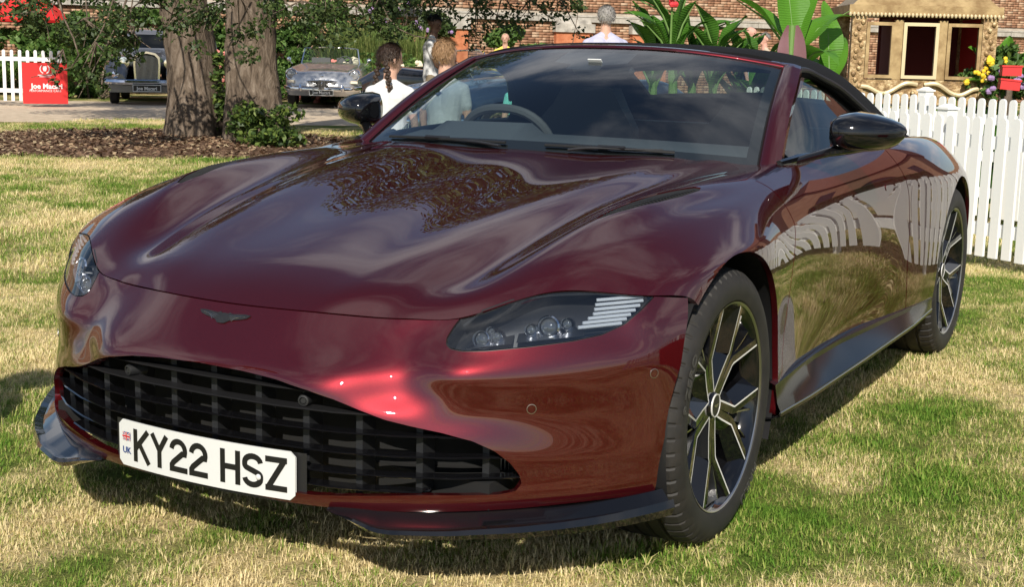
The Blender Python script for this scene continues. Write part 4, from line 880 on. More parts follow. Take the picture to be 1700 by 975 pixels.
def tree(name, label, base, pts, rads, limbs, balls, nleaf, size, leafm, seed, group=None, hang=()):
    r = np.random.default_rng(seed); t = thing(name, label, 'tree', base, 0, group)
    tk = new_obj('trunk', *trunk_mesh(pts, rads, seed), bark, t, sharp=60)
    for lb in limbs:
        mb = MB(); P = curve3(lb[0], 14); mb.tube([tuple(p) for p in P], list(np.linspace(lb[1], lb[1]*.25, 14)), 8); mb.build('limb', bark, t)
    cl = []
    for bl in balls: cl += sub_clumps(bl[:6], bl[6], r, bl[7] if len(bl) > 7 else (.45, 1.0))
    fast('crown', *leaf_quads(cloud(cl, nleaf, r), size, r, .4, .55), leafm, t)
    for h_ in hang:                       # low drooping sprays with their twigs
        p = at(h_[0], h_[1], d=h_[2])-base; q = [(p.x+r.normal()*h_[3]*.6, p.y+r.normal()*h_[3]*.6, p.z+r.normal()*h_[3]*.45, h_[3]*.5, h_[3]*.5, h_[3]*.38) for _ in range(5)]
        mb = MB(); mb.tube(curve3([(p.x*.75+r.normal()*.3, p.y*.8, p.z+1.3), (p.x*.9+r.normal()*.2, p.y*.95, p.z+.55), (p.x+r.normal()*.1, p.y, p.z+.1), (p.x+r.normal()*.3, p.y-.05, p.z-.12)], 10), list(np.linspace(.016, .004, 10)), 6)
        for g_ in q: mb.tube([(p.x, p.y, p.z+.2), ((p.x+g_[0])/2, (p.y+g_[1])/2, (p.z+g_[2])/2+.1), g_[:3]], [.012, .008, .004], 5)
        sp_ = mb.build('spray', bark, t); fast('spray_leaves', *leaf_quads(cloud(q, int(h_[4]), r), .075, r, .3, .5), leafm, sp_)
    return t
b1 = at(323, 224, z=0); b2 = at(427, 232, z=0)
tree('oak_tree', 'leaning oak trunk, left of the two under the low canopy', b1, [(0,0,-.1),(.02,0,.25),(-.05,.02,.9),(-.20,.05,1.7),(-.42,.1,2.6),(-.6,.2,3.8),(-.7,.5,5.6)], [.46,.34,.31,.32,.30,.24,.12],
     [([(-.35,.1,2.3),(-1.2,.2,3.2),(-2.2,.6,4.2),(-2.9,.9,4.6)],.13), ([(-.5,.1,3.0),(-.2,-.6,4.2),(.3,-1.2,5.2)],.12), ([(-.6,.1,3.5),(-1,1,4.6),(-1.5,2,5.4)],.12)],
     [(-2.3,.7,5.0,3.0,2.9,2.6,60,(.5,1.0))], 38000, .105, oak_leaf, 21, hang=[(15, 12, 16.5, .42, 420), (60, 48, 16, .30, 260), (100, 22, 16.2, .42, 480), (140, 60, 15.8, .36, 400), (160, 100, 15.6, .24, 170), (172, 148, 15.6, .16, 80), (190, 30, 16.4, .45, 520), (222, 62, 16, .28, 200), (245, 22, 16.2, .45, 560), (300, 15, 16.0, .40, 420), (105, 112, 15.4, .16, 80), (350, 35, 15.8, .34, 300)])
tree('oak_tree', 'upright oak trunk with deep furrowed bark, right of the two', b2, [(0,0,-.1),(0,0,.25),(-.05,.0,.9),(-.08,.02,1.7),(-.10,.05,2.6),(.1,.1,3.9),(.4,.4,5.6)], [.44,.34,.31,.29,.27,.22,.12],
     [([(-.1,0,2.3),(1.0,.1,3.1),(2.4,.5,4.1),(3.4,.8,4.5)],.12), ([(0,0,3.0),(.8,-.6,4.2),(1.6,-1.2,5.2)],.12), ([(0,.1,3.5),(1.2,1.2,4.6),(2.2,2.0,5.2)],.11)],
     [(3.0,-.2,4.7,3.0,2.8,2.3,60,(.5,1.0))], 38000, .105, oak_leaf, 22, hang=[(395, 15, 15.8, .40, 420), (455, 8, 16.2, .36, 360), (500, 30, 16.0, .40, 420), (545, 12, 16.4, .42, 460), (590, 35, 17, .40, 400), (640, 48, 17, .30, 240), (635, 10, 17, .42, 430), (690, 15, 18, .42, 380), (740, 8, 18, .36, 240), (790, 25, 18.5, .42, 330), (835, 10, 18.5, .40, 300), (880, 22, 19, .36, 200), (925, 12, 19, .34, 160)])
def shrub(name, label, balls, n, size, leafm, seed, flowers=None, group=None, stems=True, clump=(.2, .45), ncl=14, cat='shrub', upb=.4, asp=.55):
    r = np.random.default_rng(seed); c0 = Vector((np.mean([b[0] for b in balls]), np.mean([b[1] for b in balls]), 0)); t = thing(name, label, cat, c0, 0, group)
    cl = []
    for b in balls: cl += sub_clumps((b[0]-c0.x, b[1]-c0.y, *b[2:]), ncl, r, clump)
    fast('foliage', *leaf_quads(cloud(cl, n, r), size, r, upb, asp), leafm, t)
    if stems:
        mb = MB()
        for k in range(9): q = cl[k*len(cl)//9]; mb.tube([(q[0]*.25, q[1]*.25, 0), (q[0]*.6, q[1]*.6, q[2]*.5), (q[0], q[1], q[2])], [.02, .015, .006], 5)
        mb.build('stems', bark, t)
    if flowers:
        fm, nf, fs = flowers; P = cloud(cl, nf*3, r); tow = np.array([CP.x-c0.x, CP.y-c0.y, 0]); tow /= np.linalg.norm(tow); sc_ = P@(tow+np.array([0, 0, .5])); P = P[np.argsort(-sc_)[:nf]]+tow*.12
        mb = MB()
        for p in P:
            for k in range(3): d_ = r.normal(size=3)*fs*.3; mb.sphere(tuple(p+d_), fs*r.uniform(.35, .6), 6, 4)
        fo = mb.build('blossom', fm, t); fo['kind'] = 'stuff'
    return t
pink = mat('rose_pink', (.72, .24, .20), .7); cream = mat('flower_cream', (.75, .66, .50), .7); yellow_f = mat('flower_yellow', (.80, .56, .03), .7); lilac = mat('flower_lilac', (.34, .22, .42), .7); redf = mat('flower_red', (.65, .04, .05), .6); bluef = mat('flower_blue', (.06, .20, .62), .6)
# ivy and suckers round the trunk feet
for i, (px, py, lab) in enumerate(((372, 226, 'leafy suckers sprouting between the two oak trunks'), (440, 243, 'bright ivy clump at the foot of the right oak trunk'))):
    q = at(px, py, z=0); shrub('ivy_clump', lab, [(q.x, q.y, .22, .45, .35, .28)]+([(q.x-.1, q.y+.1, .75, .22, .2, .5)] if i == 0 else []), 1800, .085, ivy_leaf, 40+i, cat='ivy', clump=(.12, .25), stems=True)

# ------------------------------------------------------------ old brick garden wall
brick_m = mat('old_brick', (.3, .17, .1), .9, spec=.15); N_, L_, b_ = nodes(brick_m); gi = N_.new('ShaderNodeNewGeometry')
L_.new(ramp(brick_m, gi.outputs['Random Per Island'], [(0, (.20, .105, .065)), (.35, (.33, .175, .105)), (.7, (.42, .25, .155)), (1, (.50, .36, .25))]), b_.inputs['Base Color'])
orange_m = vary(mat('orange_brick', (.5, .17, .07), .9), [(.3, (.42, .13, .055)), (.7, (.56, .21, .10))], 9, 3)
mortar_m = vary(mat('lime_mortar', (.4, .34, .27), .95), [(.3, (.33, .28, .22)), (.7, (.50, .44, .36))], 3, 5)
stone_m = vary(mat('weathered_stone', (.4, .37, .32), .9), [(.3, (.25, .23, .20)), (.7, (.55, .51, .45))], 4, 6, bmp=.4)
w0 = Vector((-40, 4.6, 0)); wdir = Vector((.64, .768, 0)).normalized(); WL = 92.; wall = thing('brick_wall', 'old weathered brick garden wall with stone band behind everything', 'wall', w0, atan2(wdir.y, wdir.x))
mb = MB(); mb.box((WL/2, .30, 2.6), (WL, .5, 5.2)); mb.build('mortar_core', mortar_m, wall, smooth=False)
Lb, Hb, g = .225, .067, .010; bx0 = 0; cs = []; r_ = np.random.default_rng(5)
for k in range(int(5.1/(Hb+g))):
    z = .03+k*(Hb+g); s = -(k % 2)*Lb*.5
    if 2.18 < z < 2.42: continue
    while s < WL:
        ln = Lb if r_.uniform() < .6 else Lb*.5
        if 2 < s: cs.append((s, z, ln-g, r_.uniform(0, .012)))
        s += ln
cs = np.array(cs); n = len(cs); x0, x1 = cs[:, 0], cs[:, 0]+cs[:, 2]; za, zb = cs[:, 1], cs[:, 1]+Hb; yf = .035+0*x0-cs[:, 3]-.012; yb = .06+0*x0
V = np.stack([np.stack(p, 1) for p in ((x0, yf, za), (x1, yf, za), (x1, yf, zb), (x0, yf, zb), (x0, yb, za), (x1, yb, za), (x1, yb, zb), (x0, yb, zb))], 1).reshape(-1, 3)
o8 = np.arange(n)[:, None, None]*8; F = (np.array([[0, 1, 2, 3], [1, 0, 4, 5], [2, 1, 5, 6], [3, 2, 6, 7], [0, 3, 7, 4]])[None]+o8).reshape(-1, 4)
o = fast('brickwork', V, F, brick_m, wall); o['kind'] = 'stuff'
for k in range(74):
    mb = MB() if k == 0 else None; x = 1+k*1.22
    if k == 0: mb.box((0, -.02, 2.30), (1.205, .16, .20)); mb.box((0, -.035, 2.37), (1.205, .17, .05)); q = mb.build('stone_course', stone_m, wall, smooth=False); me = q.data
    else: q = bpy.data.objects.new('stone_course', me); C.objects.link(q); q.parent = wall
    q.location = (x+.6, random.uniform(-.008, .008), 0)
def wall_s(px):       # station along the wall seen at photo column px
    d = at(px, 60, d=1)-CP; a = Vector((d.x, d.y)); k = ((w0.x-CP.x)*wdir.y-(w0.y-CP.y)*wdir.x)/(a.x*wdir.y-a.y*wdir.x); p = Vector((CP.x+a.x*k, CP.y+a.y*k, 0)); return (p-w0).dot(wdir), p, k
for px in (742, 950, 1075):
    s, p, k = wall_s(px); mb = MB(); mb.box((s, -.06, .95), (1.15, .22, 1.9)); mb.build('orange_pier', orange_m, wall, smooth=False); mb = MB(); mb.box((s, -.09, 2.02), (1.25, .30, .25)); mb.box((s, -.06, 2.2), (1.1, .22, .12), taper=.9); mb.build('pier_cap', stone_m, wall, smooth=False)

# ------------------------------------------------------------ planting in front of the wall
def gp(px, D): p = at(px, 100, d=D); return Vector((p.x, p.y, 0))
def hz(px, py, D): return at(px, py, d=D).z
k = 0
for (px, D, w, h, lm, fl, lab) in (
  (20, 33, 2.0, 1.9, shrub_leaf, None, 'broad green shrub behind the far left fence'),
  (95, 31.5, 1.7, 1.7, shrub_leaf, None, 'green shrub right of the red banner'),
  (150, 31, 1.5, 1.9, shrub_leaf, None, 'rounded shrub left of the vintage saloon'),
  (215, 35, 2.2, 2.4, shrub_leaf, None, 'tall green shrub behind the vintage saloon'),
  (372, 31.5, 1.2, 2.1, shrub_leaf, (pink, 10, .16), 'rose shrub seen between the two oak trunks'),
  (440, 35, 1.8, 2.3, shrub_leaf, None, 'deep green shrub behind the right oak trunk'),
  (505, 35, 2.2, 2.5, shrub_leaf, None, 'large leafy shrub behind the silver roadster'),
  (575, 36, 1.8, 2.6, shrub_leaf, None, 'leafy shrub right behind the silver roadster windscreen'),
  (650, 37.5, 1.9, 3.2, oak_leaf, (lilac, 26, .10), 'wisteria covered shrub with lilac flowers on the wall'),
  (855, 36, 1.1, 2.0, shrub_leaf, None, 'rounded green climber on the wall by the yellow shirt'),
  (930, 36.5, 1.7, 3.0, oak_leaf, None, 'thin ivy spray climbing the wall above the lavender shirt')):
    p = gp(px, D); k += 1; shrub('garden_shrub', lab, [(p.x, p.y, h*.48, w, w*.7, h*.5)], 5200 if px != 930 else 1500, .16, lm, 60+k, fl, 'shrubs against the wall')
for (px, D, w, h, fm, lab) in ((497, 32.5, 1.5, .85, pink, 'pink rose bush behind the silver roadster'), (560, 32.8, 1.3, .95, pink, 'pink rose bush at the silver roadster windscreen'), (605, 31.5, 1.3, 1.0, cream, 'cream rose bush right of the silver roadster'), (655, 30, 1.2, .95, cream, 'white flowering bush behind the girl'), (702, 29, 1.1, .9, cream, 'white flowering bush between girl and boy'), (392, 31, .9, 1.1, pink, 'pink rose bush low between the trunks')):
    p = gp(px, D); k += 1; shrub('rose_bush', lab, [(p.x, p.y, h*.55, w, .7, h*.5)], 2600, .12, shrub_leaf, 90+k, (fm, 46, .13), 'rose bushes in the border')
def grass_plant(name, label, p, h, n, spread, m, seed, width=.02, group=None, cat='grass plant'):
    r = np.random.default_rng(seed); V = []; F = []; t = thing(name, label, cat, p, 0, group)
    for _ in range(n):
        a = r.uniform(0, 2*pi); hh = h*r.uniform(.6, 1.1); sp = spread*r.uniform(.2, 1.1); b0 = r.normal(size=2)*spread*.22; i = len(V); tw = a+pi/2
        for tt_ in (0, .35, .7, 1.0):
            x = b0[0]+cos(a)*sp*tt_**2; y = b0[1]+sin(a)*sp*tt_**2; z = hh*(tt_-.28*(sp/spread)*tt_**3); w = width*(1.0, 1.0, .7, .08)[int(tt_*3+.01)]
            V += [(x-cos(tw)*w, y-sin(tw)*w, z), (x+cos(tw)*w, y+sin(tw)*w, z)]
        F += [(i+2*q, i+2*q+1, i+2*q+3, i+2*q+2) for q in range(3)]
    fast('blades', V, F, m, t); return t
for i, (px, D, h, lab) in enumerate(((560, 34, 2.0, 'tall feathery grass right of the leafy shrubs'), (598, 33.5, 2.2, 'tall pale feathery grass above the cream roses'), (640, 33, 1.9, 'tall green grass above the girl'), (690, 32.5, 2.0, 'tall green grass left of the white shirted man'), (668, 33, 1.7, 'tall grass between the girl and the white shirted man'))):
    grass_plant('ornamental_grass', lab, gp(px, D), h, 700, .85, pale_leaf, 200+i, .012, 'tall grasses in the border')

# ------------------------------------------------------------ canna and banana plants, coach planting
def paddle(L, W, curl, fold, m, seed, nu=12, wav=.02):
    r = np.random.default_rng(seed); V = []; F = []
    for i in range(nu+1):
        t = i/nu; w = W*(sin(pi*min(1, t*.93+.07))**.7)*(1 if t < 1 else 0)+.004; a = curl*t*t; x = L*t*cos(a*.6); z = -L*t*sin(a*.6)*.9
        for s in (-1, -.5, 0, .5, 1): V.append((x, s*w, z-abs(s)*w*fold*-1+wav*sin(9*t+2*s+seed)*abs(s)))
    F = [(i*5+j, i*5+j+1, (i+1)*5+j+1, (i+1)*5+j) for i in range(nu) for j in range(4)]; return np.array(V), F
ban = leaf_mat('banana_leaf', [(.07, .20, .02), (.10, .27, .025), (.14, .33, .03)], .35, .4); can = leaf_mat('canna_leaf', [(.05, .15, .02), (.07, .19, .025), (.10, .24, .03)], .3, .4)
for m_ in (ban, can):
    N_, L_, b_ = nodes(m_); wv = N_.new('ShaderNodeTexWave'); wv.wave_type = 'BANDS'; wv.bands_direction = 'X'; wv.inputs['Scale'].default_value = 14; tcx = N_.new('ShaderNodeTexCoord'); L_.new(tcx.outputs['Object'], wv.inputs[0]); bp_ = N_.new('ShaderNodeBump'); bp_.inputs['Strength'].default_value = .35; bp_.inputs['Distance'].default_value = .01; L_.new(wv.outputs[0], bp_.inputs['Height']); L_.new(bp_.outputs[0], b_.inputs['Normal'])
purple_leaf = mat('old_banana_leaf', (.16, .07, .08), .6); stem_m = mat('green_stem', (.12, .22, .05), .6)
def big_plant(name, label, p, leaves, stem_h, group, lm, seed, extra=None):
    r = np.random.default_rng(seed); t = thing(name, label, 'plant', p, 0, group); mb = MB(); mb.tube([(0, 0, 0), (.01, 0, stem_h*.5), (0, 0, stem_h)], [.06, .05, .035], 10); mb.build('stem', stem_m, t)
    for i, (z, az, el, L, W, curl) in enumerate(leaves):
        V, F = paddle(L, W, curl, .35, lm, seed+i); o = new_obj('leaf', V, F, lm, t); o.location = (0, 0, z); o.rotation_euler = (r.uniform(-.3, .3), -radians(el), radians(az))
        mb = MB(); mb.tube([(0, 0, -.004), (L*.5, 0, -.004-L*.5*sin(curl*.25*.6)*.9), (L*.93, 0, -.004-L*.93*sin(curl*.865*.6)*.9)], [.014, .010, .003], 6); rb = mb.build('leaf_midrib', stem_m, o)
    if extra: extra(t)
    return t
vx = math.degrees(atan2(rt2.y, rt2.x))            # azimuth of "to the right" in the picture
pb = gp(1318, 12.3)
big_plant('banana_plant', 'tall banana plant with broad pale leaves left of the gilded coach', pb, [(1.25, vx+165, 55, .85, .15, .5), (1.3, vx+120, 78, 1.0, .16, .2), (1.3, vx+60, 72, .95, .15, .3), (1.2, vx+15, 60, .75, .14, .8), (1.15, vx+200, 35, .55, .13, 1.6), (1.05, vx+10, 20, .62, .13, 1.9), (1.1, vx-50, 50, .6, .13, 1.3)], 1.35, None, ban, 301)
V, F = paddle(.72, .13, .25, .3, purple_leaf, 5); pv = thing('banana_plant', 'withered purple banana leaf hanging left of the broad pale leaves', 'plant', gp(1312, 11.9)); o = new_obj('leaf', V, F, purple_leaf, pv); o.location = (0, 0, 1.52); o.rotation_euler = (0, radians(86), radians(vx-90)); mb = MB(); mb.tube([(0, 0, 0), (0, 0, 1.52)], .03, 8); mb.build('stem', stem_m, pv)
big_plant('banana_plant', 'second banana plant close to the coach post', gp(1378, 12.6), [(1.1, vx+100, 80, .7, .12, .2), (1.05, vx+150, 45, .6, .13, 1.0), (.95, vx+190, 25, .5, .12, 1.4), (1.0, vx+60, 65, .6, .12, .5), (.75, vx+160, 30, .5, .13, 1.2)], 1.1, None, ban, 320)
for i, (px, D, s, lab) in enumerate(((1085, 13.5, 1.0, 'canna plant with upright leaves right of the lavender shirt'), (1118, 13.2, 1.12, 'tallest canna plant above the soft top'), (1150, 13.6, 1.0, 'canna plant in the middle of the row'), (1185, 13.3, .92, 'canna plant right of the middle of the row'), (1225, 13.6, .86, 'canna plant left of the bald man'), (1258, 13.2, .74, 'low canna plant under the bald man'))):
    r = np.random.default_rng(400+i); big_plant('canna_plant', lab, gp(px, D), [(.86*s+.055*j, vx+r.uniform(-30, 30)+(180 if j % 2 else 0), r.uniform(52, 82), r.uniform(.42, .60)*s, r.uniform(.085, .135), r.uniform(.1, .8)) for j in range(10)], 1.2*s, 'cannas behind the car', can, 410+20*i)
p = gp(1112, 13.0); fl_ = thing('canna_flower', 'red canna flower above the tallest leaves', 'flower', p); mb = MB(); mb.tube([(0, 0, 1.0), (0, 0, 1.75)], .010, 6); mb.build('stem', stem_m, fl_); mb = MB(); [mb.sphere((random.uniform(-.05, .05), random.uniform(-.05, .05), 1.76+random.uniform(-.05, .05)), .03, 6, 4) for _ in range(8)]; q_ = mb.build('petals', redf, fl_)

# gilded state coach body
gold = mat('gilded_carving', (.4, .26, .1), .5, .3); N_, L_, b_ = nodes(gold); nf = noise(gold, 17, 4, .6); L_.new(ramp(gold, nf, [(.33, (.15, .09, .04)), (.52, (.34, .22, .10)), (.68, (.56, .44, .25))]), b_.inputs['Base Color']); bump(gold, nf, .8, .02)
gold2 = vary(mat('smooth_gilding', (.4, .27, .12), .45, .3), [(.35, (.26, .165, .07)), (.65, (.46, .33, .16))], 7, 3, bmp=.3, bscale=30, bdist=.006)
pale_gold = mat('pale_gilding', (.66, .54, .33), .45, .3); redcloth = mat('red_velvet', (.42, .018, .016), .8); darkred = mat('dark_red_lining', (.10, .012, .012), .85)
cp_ = at(1512, 100, d=15.0); RZ = face_cam(Vector((cp_.x, cp_.y, 0)))+radians(13)
co = thing('state_coach', 'gilded carved coach body with open windows and red velvet lining', 'coach', (cp_.x, cp_.y, 0), RZ)
Wc, Dc, zb0, zt0 = 1.44, .95, .80, 1.72      # local: front face at y=-Dc/2
def cbox(nm, c, s, m_, parent=co, **k): mb = MB(); mb.box(c, s, **k); return mb.build(nm, m_, parent, smooth=False)
for x in (-.68, .68):
    for y in (-Dc/2, Dc/2): cbox('corner_post', (x, y, (zb0+zt0)/2), (.15, .11, zt0-zb0), gold)
for x in (-.26, .20):
    cbox('window_post', (x, -Dc/2, 1.36), (.085, .07, .62), gold2)
for (x0, x1, m_) in ((-.60, -.305, gold2), (-.215, .155, pale_gold), (.245, .60, gold2)):
    fr = MB(); zc0, zc1 = 1.06, 1.645; th2 = .035
    for a in ((x0+th2/2, (zc0+zc1)/2, th2, zc1-zc0), (x1-th2/2, (zc0+zc1)/2, th2, zc1-zc0)): fr.box((a[0], -Dc/2-.03, a[1]), (a[2], .05, a[3]))
    for zz_ in (zc0+th2/2, zc1-th2/2): fr.box(((x0+x1)/2, -Dc/2-.032, zz_), (x1-x0-2*th2, .05, th2))
    fr.build('window_frame', m_, co, smooth=False)
cbox('front_panel', (0, -Dc/2, .92), (Wc-.1, .06, .26), gold); cbox('back_panel', (.22, Dc/2, 1.28), (.98, .05, .9), darkred); cbox('side_panel', (.66, 0, 1.26), (.05, Dc-.1, .9), redcloth); cbox('side_panel', (-.66, 0, .92), (.05, Dc-.1, .26), gold); cbox('floor', (0, 0, .80), (Wc, Dc, .05), gold)
cbox('partition', (-.24, .1, 1.30), (.05, .5, .8), darkred)
cn = cbox('cornice', (0, 0, zt0+.05), (Wc+.16, Dc+.16, .10), gold2); cbox('roof', (0, 0, zt0+.17), (Wc+.08, Dc+.08, .14), gold2, taper=.8)
mb = MB()
for kx in range(40): mb.sphere((-Wc/2-.07+(Wc+.14)*kx/39, -Dc/2-.09, zt0+.0), (.016, .016, .024), 8, 5)
mb.build('bead_moulding', pale_gold, co)
for sx in (-1, 1):       # carved swags on the corner posts and under the windows
    mb = MB()
    for q in range(13): mb.sphere((sx*.68+.035*sin(q*1.7), -Dc/2-.06, .92+q*.06), (.026, .022, .028), 8, 5)
    mb.build('carved_garland', gold, co)
    mb = MB(); mb.tube(curve3([(sx*.04, -Dc/2-.05, 1.0), (sx*.16, -Dc/2-.07, 1.01), (sx*.30, -Dc/2-.06, .93), (sx*.42, -Dc/2-.07, .90), (sx*.55, -Dc/2-.06, .96), (sx*.64, -Dc/2-.05, .97)], 24), .024, 8); mb.build('carved_scroll', pale_gold, co)
mb = MB(); mb.sphere((0, -Dc/2-.03, .86), (.19, .05, .12), 14, 8); [mb.sphere((.12*cos(a), -Dc/2-.08, .86+.07*sin(a)), .028, 6, 4) for a in np.linspace(0, 2*pi, 9)[:-1]]; mb.build('carved_shield', gold, co)
for sx in (-1, 1):
    for sy in (-1, 1):
        mb = MB(); mb.lathe([(.30, -.03), (.34, -.03), (.34, .03), (.30, .03), (.30, -.03)], 28, 'y', (sx*.95, sy*.6, .34)); [mb.tube([(sx*.95, sy*.6, .34), (sx*.95+.31*cos(a), sy*.6, .34+.31*sin(a))], .015, 6) for a in np.linspace(0, 2*pi, 11)[:-1]]; mb.build('wheel', gold, co)
mb = MB(); mb.box((0, 0, .62), (2.1, .12, .1)); [mb.tube([(sx*.95, -.6, .34), (sx*.95, .6, .34)], .03, 8) for sx in (-1, 1)]; [mb.tube([(sx*.95, 0, .34), (sx*.8, 0, .6), (sx*.6, 0, .8)], .03, 8) for sx in (-1, 1)]; mb.build('undercarriage', gold, co)
# border planting around the coach
for i, (px, D, h, lab) in enumerate(((1425, 13.2, 1.0, 'strappy green plant at the left foot of the coach'), (1455, 12.6, .80, 'low strappy plant below the left coach window'), (1590, 12.8, .92, 'strappy plant at the right foot of the coach'), (1625, 12.2, .85, 'strappy plant below the red boxes'), (1560, 12.4, .75, 'strappy plant under the right coach window'), (1685, 12.2, .8, 'strappy plant at the right picture edge'), (1500, 12.3, .62, 'low strappy plant in front of the carved shield'))):
    grass_plant('border_plant', lab, gp(px, D), h, 150, .42, can, 500+i, .022, 'strappy plants round the coach')
for i, (px, D, z, w, fm, lm, lab) in enumerate(((1655, 14.6, 1.45, .36, yellow_f, shrub_leaf, 'yellow flowering plant left of the red boxes'), (1690, 14.2, 1.25, .5, lilac, shrub_leaf, 'lilac flowering plant at the right picture edge'), (1285, 14.4, 1.15, .35, yellow_f, shrub_leaf, 'yellow flowers left of the purple banana leaf'), (1440, 17.0, 1.1, .4, bluef, shrub_leaf, 'blue hydrangea seen through the coach windows'), (1520, 17.2, 1.15, .45, lilac, shrub_leaf, 'lilac flowers seen through the coach'))):
    p = gp(px, D); shrub('flowering_plant', lab, [(p.x, p.y, z*.6, w, w*.8, z*.42)], 1500, .10, lm, 520+i, (fm, 12, .06), 'flowering plants round the coach', clump=(.1, .22), cat='plant')
big_plant('banana_plant', 'young banana plant with upright leaves at the right picture edge', gp(1668, 14.5), [(.95, vx+150, 60, .6, .11, .3), (1.0, vx+70, 70, .62, .11, .3), (1.0, vx+30, 52, .6, .11, .4), (.9, vx+200, 40, .5, .1, .8)], 1.05, None, ban, 560)
for (px, py, D, lab) in ((1678, 118, 12.6, 'upper small red wooden box at the right picture edge'), (1675, 141, 12.3, 'lower tilted red wooden box at the right picture edge')):
    p = at(px, py, d=D); mb = MB(); mb.box((0, 0, 0), (.17, .13, .085)); mb.box((0, 0, .046), (.185, .145, .016)); q_ = mb.build('red_box', red_m, None, smooth=False, loc=p); q_.rotation_euler = (0, .08 if py > 130 else 0, face_cam(p)+.2); tag(q_, lab, 'box')
    mb = MB(); mb.box((0, 0, -p.z/2-.05), (.05, .05, p.z-.1)); sp_ = mb.build('stake', bark, q_, smooth=False)
# hedge and house to the right of the place (mirrored in the side window)
hedge_c = Vector((9.5, 15.5, 0)); hd = thing('clipped_hedge', 'clipped dark hedge right of the fence, mirrored in the side window', 'hedge', hedge_c); r = np.random.default_rng(77); n = 16000
P = np.stack([r.uniform(-5, 5, n), r.uniform(-.6, .6, n), r.uniform(0, 2.4, n)], 1); ax3 = r.integers(0, 3, n); P[ax3 == 0, 1] = -.6+r.normal(size=(ax3 == 0).sum())*.05; P[ax3 == 1, 2] = 2.4+r.normal(size=(ax3 == 1).sum())*.05
mb = MB(); mb.box((0, .05, 1.15), (9.9, 1.0, 2.3)); mb.build('hedge_core', mat('hedge_core', (.012, .022, .008), 1.), hd, smooth=False); fast('foliage', *leaf_quads(P, .13, r, .3, .6), oak_leaf, hd)
ho = thing('brick_house', 'brown brick house beyond the hedge, mirrored in the side window', 'house', (12, 27, 0)); hm = vary(mat('house_brick', (.25, .13, .08), .9), [(.3, (.19, .095, .06)), (.7, (.30, .17, .11))], 3, 8)
cbox('wall', (0, 0, 3), (14, 8, 6), hm, ho); mb = MB(); mb.add([(-7.4, -4.4, 6.01), (7.4, -4.4, 6.01), (7.4, 4.4, 6.01), (-7.4, 4.4, 6.01), (-7.4, 0, 9), (7.4, 0, 9)], [(0, 1, 5, 4), (2, 3, 4, 5), (0, 4, 3), (1, 2, 5)]); mb.build('roof', vary(mat('roof_tile', (.2, .08, .05), .9), [(.3, (.15, .06, .04)), (.7, (.27, .12, .08))], 5, 6), ho, smooth=False)
for x in (-5, -2, 2, 5):
    for z in (1.6, 4.2): cbox('window', (x, -4.03, z), (1.1, .1, 1.5), gloss, ho)
# red parasol
pu = at(48, 60, d=33); pa = thing('parasol', 'red garden parasol behind the far left fence', 'parasol', (pu.x, pu.y, 0)); mb = MB(); zb_ = hz(48, 33, 33); mb.tube([(0, 0, 0), (0, 0, zb_+.85)], .025, 8); mb.build('pole', bark, pa); mb = MB(); V = [(0, 0, zb_+.85)]+[(1.05*cos(2*pi*q/8), 1.05*sin(2*pi*q/8), zb_) for q in range(8)]+[(1.02*cos(2*pi*q/8), 1.02*sin(2*pi*q/8), zb_-.06) for q in range(8)]
mb.add(V, [(0, 1+q, 1+(q+1) % 8) for q in range(8)]+[(1+q, 9+q, 9+(q+1) % 8, 1+(q+1) % 8) for q in range(8)]); mb.build('canopy', red_m, pa, smooth=False)

# ------------------------------------------------------------ classic cars
def car_grid(rows, n=60, m=33):
    """lofted skin: rows of (x,y,z) control lines of the left half, from the centre outwards; all of equal length"""
    R_ = np.array([curve3(r, n) for r in rows]); A_ = np.concatenate([R_[1:][::-1]*np.array([-1, 1, 1]), R_], 0); st = np.mean(np.linalg.norm(np.diff(A_, axis=0), axis=2), axis=1); t = np.concatenate([[0], np.cumsum(st)])
    return spl(t, A_.reshape(len(A_), -1), np.linspace(0, t[-1], 2*m+1)).reshape(2*m+1, n, 3)
def plain_wheel(parent, x, y, r, w, spokes=True):
    mb = MB(); mb.lathe([(r*.66, w/2-.01), (r*.72, w/2), (r*.93, w/2), (r, w/2-.03), (r, -w/2+.03), (r*.93, -w/2), (r*.66, -w/2)], 28, 'x'); ty = mb.build('tyre', rubber, parent); ty.location = (x, y, r)
    mb = MB(); mb.lathe([(r*.12, w/2+.01), (r*.14, w/2-.01), (r*.3, w/2-.03), (r*.62, w/2-.025), (r*.67, w/2), (r*.69, w/2+.002)], 28, 'x'); rm = mb.build('rim', chrome, ty)
    mb = MB(); mb.lathe([(0, -w/2+.02), (r*.66, -w/2+.02)], 20, 'x'); mb.build('hub', void_m, ty)
    if x < 0: ty.rotation_euler = (0, 0, pi)
